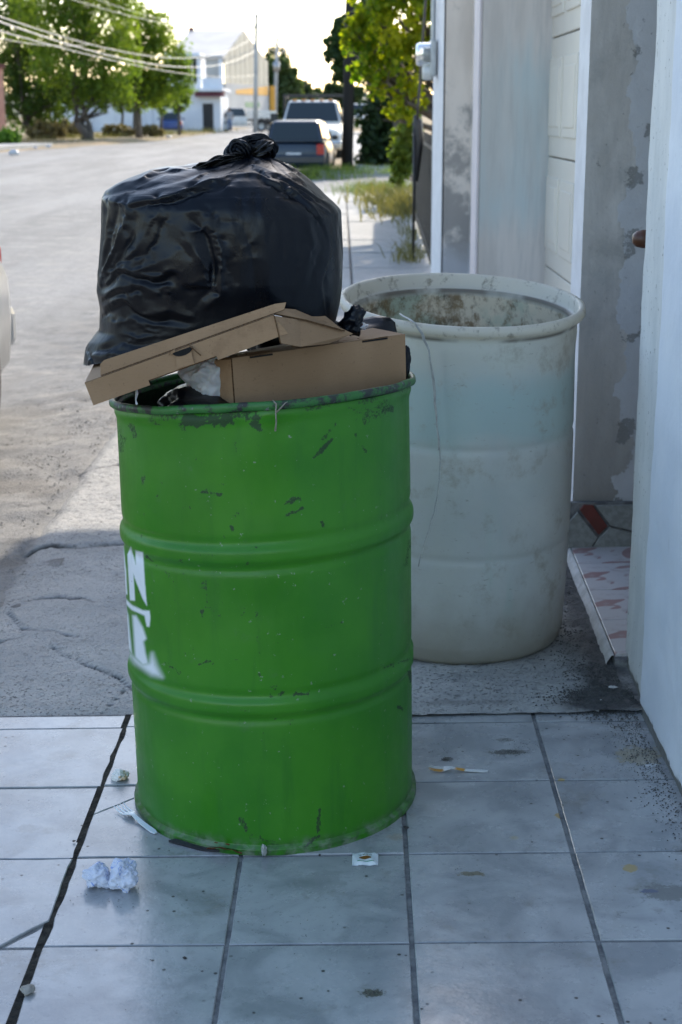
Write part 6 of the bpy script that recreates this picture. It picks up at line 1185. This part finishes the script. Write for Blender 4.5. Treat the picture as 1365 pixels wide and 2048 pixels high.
for i, (u_, Y, L_, n_, lab) in enumerate([(560, 170, [(545, 175, 26, 32), (575, 185, 24, 34), (558, 150, 26, 28), (585, 160, 14, 22), (560, 215, 28, 22)], 5000, 'broad dark tree under the palm behind the transformer pole'), (600, 210, [(602, 185, 18, 16), (590, 205, 18, 16), (615, 200, 16, 14)], 2200, 'mid green tree between the palm and the end of the street'), (632, 280, [(630, 195, 14, 12), (642, 200, 12, 10)], 1200, 'small tree at the end of the street left of the pickup roof'), (672, 240, [(668, 188, 18, 16), (682, 196, 14, 14), (655, 200, 12, 10)], 1800, 'grey green tree above the pickup roof'), (705, 150, [(706, 205, 10, 12), (716, 190, 12, 14)], 900, 'small tree behind the black pole far down the street'), (420, 210, [(535, 190, 12, 22), (538, 160, 10, 16)], 900, 'narrow tree between the warehouse and the palm'), (330, 150, [(300, 175, 70, 25), (230, 185, 60, 25), (150, 190, 70, 30)], 5000, 'broad tree behind the white garden wall')]):
    tree('distant_tree', lab, 'tree', foot(L_[0][0], Y), blobs_px(L_, Y, .8), n_, .0035*Y+.02, L_FAR[i % 2], .2, 60+i, 'distant trees', 1)
v = []; xs = np.linspace(-700, 900, 90); ys = np.linspace(700, 1500, 20)
P2 = np.array([(x, y) for y in ys for x in xs]); hgt = 8+26*fbm(P2, .004, 4, 3)*sstep(P2[:, 1], 700, 1000)+22*np.exp(-((P2[:, 0]+120)/160)**2)*sstep(P2[:, 1], 700, 1000)
tag(mobj('hills', np.column_stack([P2, .38*hgt*sstep(P2[:, 1], 690, 860)-1]), grid_faces(90, 20), simple('hill_scrub', (.16, .17, .12), (.24, .22, .16), .02, .95, .5, .2)), kind='structure')
# ================================================================== PERSON
b = WY(460, 262, 114); pe = tag(empty('person', (b[0], 114, 0)), 'person in a grey shirt and blue jeans standing across the road', 'person')
bm = bmesh.new(); sl_ = bm.verts.layers.skin.verify()
J = dict(pel=((0, 0, .93), .15), wa=((0, 0, 1.08), .135), ch=((0, -.02, 1.30), .165), ne=((0, -.02, 1.47), .06), hd=((0, -.035, 1.56), .085), ht=((0, -.03, 1.68), .085), ls=((-.19, 0, 1.38), .07), le=((-.25, .02, 1.13), .05), lw=((-.24, -.06, .90), .036), lh=((-.235, -.09, .80), .04), rs=((.19, 0, 1.38), .07), re=((.26, .03, 1.14), .05), rw=((.22, -.08, .95), .036), rh=((.20, -.12, .87), .04), lp=((-.09, 0, .86), .095), lk=((-.11, -.01, .48), .065), la=((-.11, .02, .09), .045), lf=((-.12, -.14, .04), .04), rp=((.09, 0, .86), .095), rk=((.12, -.02, .48), .065), ra=((.13, .03, .09), .045), rf=((.15, -.12, .04), .04))
vv_ = {}
for n_, (c_, r_) in J.items(): x_ = bm.verts.new(c_); x_[sl_].radius = (r_, r_); vv_[n_] = x_
for a, b in 'pel-wa wa-ch ch-ne ne-hd hd-ht ch-ls ls-le le-lw lw-lh ch-rs rs-re re-rw rw-rh pel-lp lp-lk lk-la la-lf pel-rp rp-rk rk-ra ra-rf'.split() and [q.split('-') for q in 'pel-wa wa-ch ch-ne ne-hd hd-ht ch-ls ls-le le-lw lw-lh ch-rs rs-re re-rw rw-rh pel-lp lp-lk lk-la la-lf pel-rp rp-rk rk-ra ra-rf'.split()]: bm.edges.new((vv_[a], vv_[b]))
vv_['pel'][sl_].use_root = True; me = bpy.data.meshes.new('body'); bm.to_mesh(me); bm.free(); o = link(bpy.data.objects.new('body', me), pe)
N = NT('person_clothes'); p = N.obj(); x_, y_, z_ = N.sep(p); c = N.mix(N.mth('GREATER_THAN', z_, .92), N.mix(N.mth('LESS_THAN', z_, .09), (.10, .15, .26), (.03, .03, .03)), (.30, .30, .31)); ar = N.mth('MULTIPLY', N.mth('GREATER_THAN', N.mth('ABSOLUTE', x_), .19), N.mth('MULTIPLY', N.mth('LESS_THAN', z_, 1.18), N.mth('GREATER_THAN', z_, .70)))
c = N.mix(ar, c, (.30, .17, .11)); c = N.mix(N.mth('GREATER_THAN', z_, 1.45), c, (.30, .17, .11)); me.materials.append(N.set(c, .8))
o.modifiers.new('skin', 'SKIN').use_smooth_shade = True; o.modifiers.new('sub', 'SUBSURF').levels = 2
q = MB(); n_ = 14; vs = []
for i, (z_, r_) in enumerate([(1.60, .098), (1.66, .105), (1.72, .095), (1.765, .06), (1.775, .01)]): vs += [(r_*math.cos(2*math.pi*t/n_), -.022+r_*1.1*math.sin(2*math.pi*t/n_), z_) for t in range(n_)]
mobj('hair', vs, grid_faces(n_, 5, True), simple('dark_hair', (.02, .016, .013), None, rough=.6), pe)
# small litter across the road
for u_, v_, s_, lab in [(28, 312, .42, 'larger white plastic bag lying on the road at the far left'), (72, 302, .22, 'small pale scrap on the far verge nearest the white bag'), (98, 300, .24, 'small greenish white scrap on the far verge'), (338, 279, .3, 'white scrap lying at the far verge before the white house')]:
    c_ = W(u_, v_, -.03); o = crumple('litter_bag', (s_, s_*.7, s_*.5), u_*.3, M_WHITEP, 3, .5, 1.3, .2, smooth=True); o.location = (c_[0], c_[1], .0 if v_ > 305 else .06); tag(o, lab, 'litter', 'litter across the road')

# ================================================================== put the near things on the sloping pavement
for o in NEAR: o.matrix_basis = M_G @ o.matrix_basis
